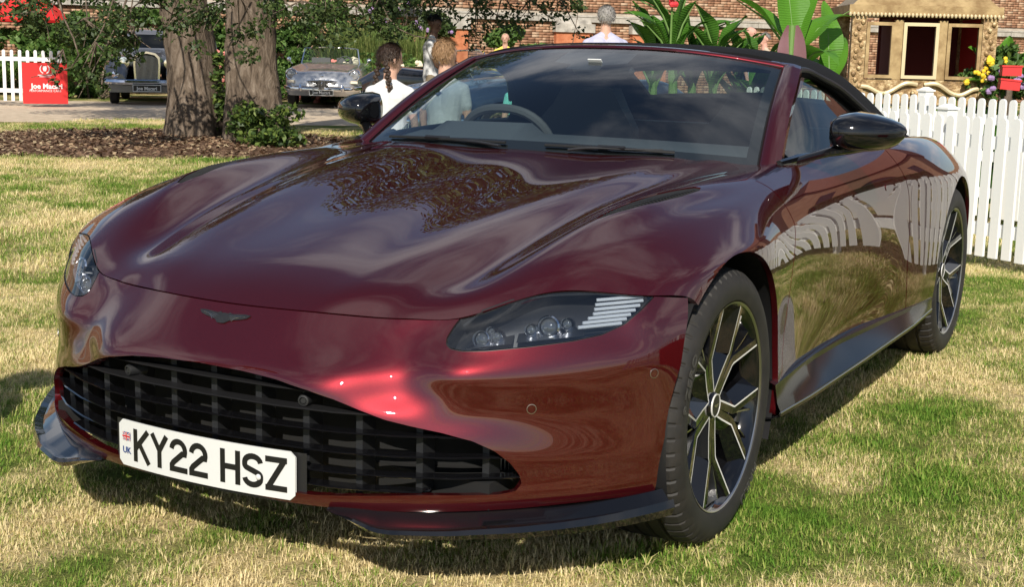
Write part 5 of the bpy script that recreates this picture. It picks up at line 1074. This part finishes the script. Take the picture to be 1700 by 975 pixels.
def roadster(label, loc, rz, pm, plate_txt=True, group=None):
    t = thing('classic_roadster', label, 'car', loc, rz, group)
    # local: nose towards -y
    rows = [
     [(0,-2.12,.52),(0,-2.06,.66),(0,-1.6,.80),(0,-.9,.90),(0,-.35,.95),(0,.6,.92),(0,1.5,.92),(0,2.15,.70)],
     [(.34,-2.10,.52),(.34,-2.03,.66),(.35,-1.6,.79),(.36,-.9,.89),(.38,-.35,.94),(.4,.6,.92),(.4,1.5,.91),(.36,2.1,.70)],
     [(.56,-2.0,.52),(.56,-1.95,.67),(.57,-1.6,.79),(.58,-.9,.875),(.60,-.35,.92),(.62,.6,.90),(.62,1.5,.91),(.55,2.05,.70)],
     [(.68,-1.90,.52),(.68,-1.86,.69),(.69,-1.55,.82),(.70,-.9,.87),(.73,-.35,.885),(.74,.6,.88),(.73,1.4,.89),(.64,2.0,.68)],
     [(.765,-1.78,.50),(.775,-1.72,.64),(.79,-1.45,.75),(.80,-.9,.78),(.81,-.35,.80),(.82,.6,.80),(.81,1.4,.80),(.72,1.9,.62)],
     [(.785,-1.72,.42),(.80,-1.64,.52),(.82,-1.38,.58),(.825,-.9,.58),(.83,-.35,.60),(.84,.6,.60),(.84,1.4,.60),(.76,1.85,.50)],
     [(.76,-1.70,.30),(.77,-1.60,.30),(.79,-1.35,.30),(.80,-.9,.28),(.80,-.35,.28),(.81,.6,.28),(.81,1.4,.30),(.74,1.8,.34)]]
    G_ = car_grid(rows, 80, 40); V = G_.reshape(-1, 3); F = gridF(81, 80, True); fy_, ry_ = -1.28, 1.12
    d = np.minimum.reduce([np.where(ax_(V) > .55, np.hypot(V[:, 1]-fy_, V[:, 2]-.32)-.345, 9), np.where(ax_(V) > .55, np.hypot(V[:, 1]-ry_, V[:, 2]-.32)-.345, 9), np.where((ax_(V) < .60) & (V[:, 2] > .8), -poly_sd(np.stack([V[:, 0], V[:, 1]], 1), [(-.56, -.30), (.56, -.30), (.56, .95), (-.56, .95)]), 9)])
    new_obj('body', *lip(*clip(V, F, d), .02), pm, t)
    # rounded nose apron with the oval grille
    nose = MB(); xs = np.linspace(-.785, .785, 41); yn = np.interp(np.abs(xs), [0, .34, .56, .68, .765, .785], [-2.12, -2.10, -2.0, -1.90, -1.78, -1.72]); zt_ = np.interp(np.abs(xs), [0, .68, .765, .785], [.525, .525, .505, .43])
    nose.grid([[(x, y, z+.005), (x, y-.02, z*.5+.2), (x*.97, y+.02, .36), (x*.95, y+.10, .26)] for x, y, z in zip(xs, yn, zt_)]); nose.build('nose_panel', pm, t)
    gb = MB(); gb.lathe([(.0, 0), (1, 0)], 32, 'y'); gb.V = [(v[0]*.44, -2.160+.16*v[0]**2*1.0, .505+v[2]*.085) for v in gb.V]; gq = gb.build('grille', void_m, t)
    for k in range(-13, 14):
        x = k*.031; hgt_ = .082*sqrt(max(0, 1-(x/.44)**2)); mb = MB(); mb.box((x, -2.170+.16*(x/.44)**2, .505), (.006, .02, 2*hgt_)); mb.build('grille_bar', satin, gq, smooth=False)
    for k in range(-2, 3):
        z = k*.03; w_ = .44*sqrt(max(0, 1-(z/.085)**2)); mb = MB(); mb.tube([(x, -2.174+.16*(x/.44)**2, .505+z) for x in np.linspace(-w_, w_, 13)], .004, 5); mb.build('grille_bar', satin, gq)
    mb = MB(); mb.tube([(.445*cos(a), -2.165+.16*cos(a)**2, .505+.09*sin(a)) for a in np.linspace(0, 2*pi, 41)], .010, 6, cap=False); mb.build('grille_surround', chrome, gq)
    mb = MB(); mb.tube([(-.006, -2.19, .47), (.006, -2.195, .50), (.0, -2.19, .53), (.02, -2.185, .55)], [.008, .014, .012, .004], 6); mb.build('grille_emblem', chrome, gq)
    mb = MB(); mb.sphere((0, -2.05, .675), (.035, .02, .035), 10, 6); mb.build('nose_badge', chrome, t)
    for s in (-1, 1):
        mb = MB(); mb.lathe([(.115, .0), (.125, -.02), (.11, -.035), (.10, -.03)], 24, 'y', (s*.655, -1.89, .70)); hb = mb.build('headlight', chrome, t)
        mb = MB(); mb.sphere((s*.655, -1.895, .70), (.10, .035, .10), 16, 8); mb.build('lens', mat('lamp_glass', (.34, .35, .36), .1, .3, 1.), hb)
        mb = MB(); mb.box((s*.66, -1.99, .555), (.14, .04, .05)); mb.build('indicator', cream, t)
        mb = MB(); mb.tube(curve3([(s*.06, -2.20, .40), (s*.4, -2.17, .40), (s*.65, -2.05, .41), (s*.80, -1.82, .43)], 14), .028, 8, flat=1.5); bmp_ = mb.build('bumper', chrome, t)
        mb = MB(); mb.tube([(s*.44, -2.20, .36), (s*.44, -2.21, .42), (s*.44, -2.19, .50)], [.03, .038, .02], 8); mb.build('overrider', chrome, bmp_)
        mb = MB(); mb.tube([(s*.80, -.55, .90), (s*.86, -.56, .97)], .012, 6); mb.sphere((s*.87, -.56, 1.0), (.05, .03, .05), 10, 6); mb.build('wing_mirror', chrome, t)
        for (y) in (fy_, ry_): plain_wheel(t, s*.69, y, .32, .19)
    def wsc(u, v): return Vector(((.64-.06*v)*u, -.36+.20*v+.16*u*u, .93+.34*v-.03*u*u))
    mb = MB(); mb.grid([[tuple(wsc(u, v)) for v in np.linspace(0, 1, 6)] for u in np.linspace(-1, 1, 21)]); sg = mb.build('windscreen', glass_mat('clear_glass', (.85, .9, .88), 1.45), t)
    mb = MB(); mb.tube([wsc(-1, v) for v in np.linspace(0, 1, 6)]+[wsc(u, 1) for u in np.linspace(-1, 1, 21)][1:-1]+[wsc(1, v) for v in np.linspace(1, 0, 6)], .014, 6); mb.build('windscreen_frame', chrome, sg)
    mb = MB(); mb.box((0, .3, .62), (1.15, 1.3, .2)); [mb.box((s*.28, .55, .86), (.42, .16, .34), rot=(-.2, 0, 0)) for s in (-1, 1)]; mb.build('seats', leather, t, smooth=False); mb = MB(); mb.tube([(.3+.17*cos(a), -.02+.05*sin(a), .93+.15*sin(a)) for a in np.linspace(0, 2*pi, 20)], .012, 6); mb.build('steering_wheel', leather, t)
    mb = MB(); mb.box((0, 0, .33), (1.3, 3.3, .1)); mb.build('underbody', void_m, t, smooth=False)
    pb_ = MB(); pb_.box((0, -2.215, .335), (.50, .012, .11)); pp = pb_.build('number_plate', ink, t, smooth=False); mb = MB(); [mb.box(c_, s_) for c_, s_ in (((0, -2.222, .386), (.5, .006, .008)), ((0, -2.222, .284), (.5, .006, .008)), ((.246, -2.222, .335), (.008, .006, .094)), ((-.246, -2.222, .335), (.008, .006, .094)))]; mb.build('plate_border', white_p, pp, smooth=False)
    if plate_txt: text_obj('plate_text', 'Joe Macari', .085, white_p, pp, (0, -2.224, .335), (pi/2, 0, 0), .001, bold=.002)
    return t
silver = mat('silver_paint', (.46, .47, .49), .32, .6, 1.); blackp = mat('black_paint', (.012, .012, .014), .2, 0, 1.)
q = at(536, 181, z=0); q2 = gp(536, 28.6); qf = Vector((q2.x, q2.y, 0)); rz_ = face_cam(qf)-.10
roadster('silver open classic roadster with oval grille parked on the gravel', qf+Vector((cos(rz_+pi/2), sin(rz_+pi/2), 0))*1.9+Vector((0, 0, .005)), rz_, silver)
q2 = gp(775, 25.5); rz_ = face_cam(q2)+1.0; roadster('black classic roadster parked behind the fair haired boy', Vector((q2.x, q2.y, .005)), rz_, blackp, False)
q2 = gp(905, 17.5); roadster('dark blue classic roadster seen through the windscreen', Vector((q2.x, q2.y, .0)), face_cam(q2)-.9, mat('navy_paint', (.02, .035, .07), .2, 0, 1.), False)
# vintage saloon
def saloon(loc, rz):
    t = thing('vintage_saloon', 'grey vintage saloon with tall chrome radiator grille behind the left oak', 'car', loc, rz); pm = mat('dark_grey_paint', (.14, .145, .16), .25, .2, 1.)
    rows = [[(0,-1.75,1.0),(0,-1.2,1.06),(0,-.55,1.10),(0,-.25,1.16),(0,.15,1.50),(0,.6,1.60),(0,1.4,1.58),(0,2.0,1.3),(0,2.5,.9),(0,2.7,.55)],
            [(.20,-1.75,.97),(.24,-1.2,1.03),(.30,-.55,1.07),(.40,-.25,1.13),(.42,.15,1.49),(.44,.6,1.58),(.44,1.4,1.56),(.42,2.0,1.28),(.4,2.5,.88),(.4,2.68,.55)],
            [(.26,-1.75,.85),(.33,-1.2,.9),(.45,-.55,.96),(.60,-.25,1.02),(.58,.15,1.40),(.60,.6,1.48),(.60,1.4,1.46),(.58,2.0,1.18),(.56,2.5,.82),(.55,2.65,.5)],
            [(.28,-1.75,.6),(.36,-1.2,.62),(.52,-.55,.66),(.72,-.25,.70),(.73,.15,1.0),(.74,.6,1.02),(.74,1.4,1.0),(.72,2.0,.85),(.7,2.5,.65),(.66,2.6,.45)],
            [(.28,-1.75,.4),(.36,-1.2,.4),(.55,-.55,.4),(.76,-.25,.4),(.77,.15,.45),(.78,.6,.45),(.78,1.4,.45),(.76,2.0,.45),(.72,2.5,.42),(.68,2.6,.40)]]
    G_ = car_grid(rows, 60, 24); V = G_.reshape(-1, 3); F = gridF(49, 60, True)
    wsd = poly_sd(np.stack([V[:, 0], V[:, 2]], 1), [(-.50, 1.17), (.50, 1.17), (.46, 1.46), (-.46, 1.46)]); wsd = np.where(V[:, 1] < .35, wsd, -1)
    new_obj('body', *clip(V, F, -wsd), pm, t); gq_ = clip(V, F, wsd); new_obj('windscreen', *gq_, sglass, t)
    for s in (-1, 1):
        mb = MB(); sec = []
        for y, zc, h_, w_ in ((-2.05, .50, .16, .20), (-1.95, .66, .22, .24), (-1.6, .80, .24, .25), (-1.2, .80, .24, .25), (-.7, .66, .2, .22), (-.1, .45, .1, .16)): sec.append([(s*(.62+w_*cos(a)), y, zc+h_*sin(a)) for a in np.linspace(0, 2*pi, 17)])
        mb.grid(np.array(sec) if s < 0 else np.array(sec)[::-1]); mb.F.append(tuple(range(16))); fend = mb.build('front_wing', pm, t)
        mb = MB(); mb.lathe([(.11, .0), (.125, -.03), (.115, -.05), (.0, -.055)], 20, 'y', (s*.46, -1.86, .86)); mb.sphere((s*.46, -1.80, .86), (.12, .10, .12), 14, 8); mb.build('headlamp', chrome, t)
        mb = MB(); mb.lathe([(.06, 0), (.07, -.03), (0, -.05)], 16, 'y', (s*.62, -2.08, .62)); mb.build('fog_lamp', chrome, t)
        plain_wheel(t, s*.70, -1.35, .36, .17); plain_wheel(t, s*.70, 1.6, .36, .17)
    mb = MB(); out = [(-.25, 0), (.25, 0), (.27, .35), (.26, .50), (.18, .585), (0, .62), (-.18, .585), (-.26, .50), (-.27, .35)]
    mb.prism(out, .12, (Vector((0, -1.76, .48)), Vector((1, 0, 0)), Vector((0, 0, 1)), Vector((0, -1, 0)))); gsh = mb.build('radiator_shell', chrome, t, smooth=False)
    mb = MB(); mb.prism([(a*.86, b*.9+.02) for a, b in out], .006, (Vector((0, -1.881, .48)), Vector((1, 0, 0)), Vector((0, 0, 1)), Vector((0, -1, 0)))); mb.build('radiator_core', void_m, gsh, smooth=False)
    for k in range(-9, 10):
        x = k*.0235; mb = MB(); hgt_ = .52-.7*x*x*2; mb.box((x, -1.895, .50+hgt_/2), (.008, .014, hgt_)); mb.build('radiator_slat', satin, gsh, smooth=False)
    mb = MB(); mb.tube(curve3([(-.88, -2.05, .48), (-.6, -2.22, .47), (0, -2.28, .47), (.6, -2.22, .47), (.88, -2.05, .48)], 24), .05, 8, flat=1.2); mb.build('bumper', chrome, t)
    mb = MB(); mb.box((0, -2.0, .33), (1.5, .25, .14)); mb.build('apron', pm, t, smooth=False); mb = MB(); mb.box((0, .5, .42), (1.3, 3.6, .16)); mb.build('underbody', void_m, t, smooth=False)
    mb = MB(); mb.box((.02, -2.345, .36), (.56, .012, .14)); pp = mb.build('number_plate', ink, t, smooth=False); mb = MB(); [mb.box(c_, s_) for c_, s_ in (((.02, -2.352, .425), (.56, .006, .012)), ((.02, -2.352, .295), (.56, .006, .012)), ((.295, -2.352, .36), (.012, .006, .118)), ((-.255, -2.352, .36), (.012, .006, .118)))]; mb.build('plate_border', white_p, pp, smooth=False); text_obj('plate_text', 'Joe Macari', .095, white_p, pp, (.02, -2.354, .35), (pi/2, 0, 0), .001, bold=.003)
q2 = gp(243, 28.2); rz_ = face_cam(q2)-.06; saloon(q2+Vector((cos(rz_+pi/2), sin(rz_+pi/2), 0))*2.0, rz_)

# ------------------------------------------------------------ people (local: facing -y)
skin_l = mat('skin_light', (.56, .33, .24), .55, spec=.3); skin_d = mat('skin_dark', (.13, .065, .04), .5, spec=.35); skin_p = mat('skin_pink', (.60, .33, .26), .55, spec=.3)
def cloth(nm, c): m = mat(nm, c, .85, spec=.15); bump(m, noise(m, 22, 3), .5, .012); return m
eye_m = mat('eye_dark', (.015, .012, .01), .2)
def person(label, loc, rz, H, shirt, trousers, skin, hair=None, style='short', head_turn=0., nod=0., arms=((8, 8), (8, 8)), lean=0., child=False, sleeve=.55, girth=1., hold=None, group=None):
    t = thing('person', label, 'person', loc, rz, group); k = H/1.75; hs = 1.22 if child else 1.0; prim = []
    hip, sh, nk = .93*k*(.95 if child else 1), 1.43*k*(.965 if child else 1), 1.50*k*(.965 if child else 1)
    def L(p): return Vector((p[0], p[1]-sin(lean)*max(0, p[2]-hip), hip+(p[2]-hip)*cos(lean) if p[2] > hip else p[2]))
    def cap_(a, b, ra, rb, m): prim.append((Vector(a), Vector(b), ra, rb, m))
    g_ = girth
    cap_(L((0, 0, hip)), L((0, 0, hip+.16*k)), .145*k*g_, .135*k*g_, 1)
    for s in (-1, 1):
        cap_(L((s*.05*k, 0, hip)), L((s*.045*k, .0, hip+.2*k)), .125*k*g_, .122*k*g_, 1); cap_(L((s*.05*k, .0, hip+.2*k)), L((s*.085*k, .01, sh-.10*k)), .122*k*g_, .120*k*g_, 1); cap_(L((s*.03*k, 0, sh-.04*k)), L((s*.175*k, 0, sh-.045*k)), .07*k, .058*k, 1)
        cap_((s*.085*k, 0, hip), (s*.10*k, -.01, .50*k), .098*k, .066*k, 2); cap_((s*.10*k, -.01, .50*k), (s*.105*k, .01, .09*k), .062*k, .043*k, 2); cap_((s*.105*k, .01, .05*k), (s*.115*k, -.13*k, .035*k), .042*k, .034*k, 3)
        fwd, bend = (radians(v) for v in arms[(s+1)//2]); S0 = L((s*.19*k, 0, sh-.055*k)); u1 = Vector((s*.16, -sin(fwd), -cos(fwd))).normalized(); E_ = S0+u1*.29*k; u2 = Vector((s*.02, -sin(fwd+bend), -cos(fwd+bend))).normalized(); Wp = E_+u2*.25*k
        mid = S0+u1*.29*k*sleeve; cap_(S0, mid, .062*k, .060*k, 1); cap_(mid, E_, .044*k, .040*k, 0); cap_(E_, Wp, .040*k, .027*k, 0); cap_(Wp, Wp+u2*.08*k, .030*k, .034*k, 0)
        side = Vector((0, 1, 0)) if abs(u2.y) < .7 else Vector((0, 0, 1))
        for q in range(4): o_ = side*(.027-.018*q)*k; ln = (.075, .085, .08, .065)[q]*k; f0_ = Wp+u2*.09*k+o_; cap_(f0_, f0_+(u2+Vector((-s*.25, 0, 0))).normalized()*ln, .0105*k, .009*k, 0)
        cap_(Wp+u2*.03*k-side*-.02*k, Wp+u2*.085*k+side*.045*k+Vector((-s*.02*k, 0, 0)), .012*k, .0105*k, 0)
        if s == hold_side(hold): t['hand'] = [*(Wp+u2*.10*k)]
    for s in (-1, 1): cap_(L((s*.03*k, .012, nk-.035*k)), L((s*.15*k, .005, sh-.03*k)), .052*k, .05*k, 1)
    cap_(L((0, .005, nk-.06*k)), L((0, -.005, nk+.07*k)), .064*k, .058*k*(hs*.95), 0)
    hc = L((0, -.005*k, nk+.155*k*hs)); Rh = Matrix.Rotation(head_turn, 3, 'Z') @ Matrix.Rotation(nod, 3, 'X')
    def hp(x, y, z): return hc+Rh @ Vector((x, y, z))*k*hs
    cap_(hp(0, .015, .035), hp(0, -.02, .03), .086*k*hs, .080*k*hs, 0); cap_(hp(0, -.02, -.02), hp(0, -.04, -.07), .066*k*hs, .042*k*hs, 0); cap_(hp(0, -.098, .01), hp(0, -.110, -.022), .009*k*hs, .013*k*hs, 0); cap_(hp(0, -.088, -.062), hp(0, -.09, -.058), .018*k*hs, .014*k*hs, 0)
    for s in (-1, 1): cap_(hp(s*.080, .012, .012), hp(s*.084, .018, -.022), .016*k*hs, .012*k*hs, 0)
    mb = MB()
    for a, b, ra, rb, m_ in prim:
        n_ = max(3, int((b-a).length/.03)+2); pts = [a.lerp(b, i/(n_-1)) for i in range(n_)]; mb.sphere(tuple(a), ra, 12, 8); mb.sphere(tuple(b), rb, 12, 8)
        if (b-a).length > .004: mb.tube(pts, [ra+(rb-ra)*i/(n_-1) for i in range(n_)], 12)
    o = mb.build('tmp', None, None); rm = o.modifiers.new('r', 'REMESH'); rm.mode = 'VOXEL'; rm.voxel_size = .0105 if H > 1.3 else .0085; sm = o.modifiers.new('s', 'SMOOTH'); sm.factor = .5; sm.iterations = 2
    me = bpy.data.meshes.new_from_object(o.evaluated_get(bpy.context.evaluated_depsgraph_get())); bpy.data.objects.remove(o)
    me.name = 'body'; nP = len(me.polygons); ctr = np.empty(nP*3); me.polygons.foreach_get('center', ctr); ctr = ctr.reshape(-1, 3); best = np.full(nP, 1e9); idx = np.zeros(nP, np.int32)
    for a, b, ra, rb, m_ in prim:
        a_, d_ = np.array(a), np.array(b-a); tt_ = np.clip(((ctr-a_)@d_)/(d_@d_+1e-12), 0, 1); ds = np.linalg.norm(ctr-a_-tt_[:, None]*d_, axis=1)-(ra+(rb-ra)*tt_); up_ = ds < best; best[up_] = ds[up_]; idx[up_] = m_
    for m_ in (skin, shirt, trousers, leather): me.materials.append(m_)
    me.polygons.foreach_set('material_index', idx); me.polygons.foreach_set('use_smooth', [True]*nP); me.update()
    b_o = bpy.data.objects.new('body', me); C.objects.link(b_o); b_o.parent = t
    if hair:
        r = np.random.default_rng(int(H*1000)); nu, nv = 28, 16; V = []; low = {'short': -.4, 'braids': -.35, 'bowl': -.62, 'crop': .05, 'fringe': .18}[style]
        for j in range(nv+1):
            for i in range(nu):
                a = 2*pi*i/nu; fr = -cos(a+pi/2) if False else -sin(a)       # +1 at the front (-y)
                zmin = low+(.62-low)*max(0, min(1, (fr+.15)/.6)) if style != 'braids' else low+(.55-low)*max(0, min(1, (fr-.1)/.5))
                ph_ = (pi/2-math.asin(max(-1, min(1, zmin))))*j/nv; rr = 1.02+.035*r.normal()*(j > 0)+.035*sin(9*a+5*j*.3)
                V.append(tuple(hp(.092*rr*sin(ph_)*cos(a), .006+.108*rr*sin(ph_)*sin(a), .030+.099*rr*cos(ph_))))
        F = [(j*nu+i, (j+1)*nu+i, (j+1)*nu+(i+1) % nu, j*nu+(i+1) % nu) for j in range(nv) for i in range(nu)]
        ho_ = new_obj('hair', V, F, hair, t); sd_ = ho_.modifiers.new('thick', 'SOLIDIFY'); sd_.thickness = .012; sd_.offset = -1
        Vn = np.array(V); idx_ = r.integers(nu, len(Vn), 1700); P_ = Vn[idx_]+r.normal(size=(1700, 3))*.004; hcn = np.array(hc); od = P_-hcn; od /= np.linalg.norm(od, axis=1)[:, None]
        dn = np.array([0, .35, -1.])+r.normal(size=(1700, 3))*.35; dn -= od*np.sum(dn*od, axis=1)[:, None]; dn /= np.linalg.norm(dn, axis=1)[:, None]; wv_ = np.cross(od, dn)*.0016; ln_ = r.uniform(.018, .042, 1700)[:, None]
        SV = np.stack([P_-wv_, P_+wv_, P_+dn*ln_+od*.006+wv_*.3, P_+dn*ln_+od*.006-wv_*.3], 1).reshape(-1, 3); fs_ = fast('loose_strands', SV, np.arange(6800).reshape(-1, 4), hair, ho_); fs_['kind'] = 'stuff'
        if style == 'braids':
            for s in (-1, 1):
                mb = MB(); p0 = hp(s*.055, .075, -.035)
                for q in range(11): mb.sphere(tuple(p0+Vector((s*.012*q*.3+.007*(-1)**q, .012*sin(q*.5), -.0215*q))), (.021-.0007*q, .020-.0007*q, .016), 8, 6)
                mb.build('braid', hair, t)
    for s in (-1, 1): mb = MB(); mb.sphere(tuple(hp(s*.033, -.083, .022)), .011*k*hs, 8, 6); mb.build('eye', eye_m, t)
    mb = MB(); mb.tube([hp(-.024, -.104, -.052), hp(0, -.108, -.054), hp(.024, -.104, -.052)], .005*k*hs, 6); mb.build('mouth', skin_p if skin is not skin_d else leather, t)
    return t
def hold_side(h): return h if h else 0
brown_h = mat('brown_hair', (.035, .018, .010), .45); fair_h = mat('fair_hair', (.30, .175, .085), .5); grey_h = mat('grey_hair', (.32, .30, .28), .6); black_h = mat('black_hair', (.008, .007, .006), .5)
for h_ in (brown_h, fair_h, grey_h): bump(h_, noise(h_, 120, 3), .8, .01)
w_tee = cloth('white_cotton', (.62, .62, .62)); g_tee = cloth('grey_cotton', (.42, .43, .45)); lav = cloth('lavender_cotton', (.46, .46, .60)); yel = cloth('yellow_cotton', (.80, .66, .12)); tur = cloth('turquoise_cotton', (.20, .62, .56)); khaki = cloth('khaki_cotton', (.20, .16, .11)); navy = cloth('navy_cotton', (.03, .04, .07)); lblue = cloth('pale_blue_cotton', (.55, .62, .76)); denim = cloth('denim', (.07, .10, .18))
def away(p): return face_cam(p)+pi
p = gp(648, 9.4); person('girl with two brown braids in white T-shirt, back turned, beside the car', p, away(p)-.25, 1.235, w_tee, navy, skin_l, brown_h, 'braids', head_turn=-.75, child=True, arms=((10, 10), (14, 18)))
p = gp(739, 9.6); person('fair haired boy in grey T-shirt, back turned, beside the girl', p, away(p)-.35, 1.275, g_tee, denim, skin_l, fair_h, 'bowl', head_turn=-.5, child=True)
p = gp(719, 18.0); mwt = person('dark haired man in white T-shirt and khaki trousers walking past, looking down', p, face_cam(p)+1.35, 1.67, w_tee, khaki, skin_d, black_h, 'crop', nod=.35, arms=((22, 25), (-14, 8)), hold=1)
mb = MB(); mb.lathe([(0, -.11), (.030, -.11), (.032, -.02), (.030, .05), (.014, .075), (.014, .10), (0, .10)], 14); hd_ = Vector(mwt['hand']); del mwt['hand']
bt = mb.build('water_bottle', glass_mat('bottle_plastic', (.9, .92, .95), 1.4), None, loc=Matrix.Translation(p) @ Matrix.Rotation(mwt.rotation_euler.z, 4, 'Z') @ (hd_+Vector((0, 0, -.05)))); tag(bt, 'clear plastic water bottle held by the man in white T-shirt', 'bottle')
p = gp(838, 27.0); person('bald man in yellow T-shirt by the brick wall', p, face_cam(p)-.1, 1.60, yel, navy, skin_l, None)
p = gp(1004, 14.2); person('grey haired man in lavender shirt seen from behind above the soft top', p, away(p)+.12, 1.70, lav, navy, skin_l, grey_h, 'bowl', girth=1.15)
p = gp(341, 22.5); person('man in white T-shirt half hidden behind the left oak trunk', p, face_cam(p)+.9, 1.66, w_tee, denim, skin_l, brown_h, 'crop', arms=((5, 5), (5, 5)))
p = gp(1244, 24.0); person('balding man in pale blue shirt above the cannas', p, face_cam(p)+1.1, 1.76, lblue, navy, skin_p, None, nod=.1)
p = gp(1268, 25.0); person('man in beige top facing the balding man', p, face_cam(p)-1.0, 1.68, cloth('beige_cotton', (.5, .42, .32)), navy, skin_p, grey_h, 'crop')
p = gp(868, 12.0); person('child in turquoise T-shirt seen through the windscreen', p, away(p)+.3, 1.12, tur, navy, skin_l, brown_h, 'bowl', child=True)
p = Vector((-.78, -1.95, 0)); person('bystander left of the camera whose shadow falls on the lawn', p, away(p)+.6, 1.74, lblue, denim, skin_l, brown_h, 'crop')
for o_ in list(bpy.data.objects):
    if 'hand' in o_.keys(): del o_['hand']
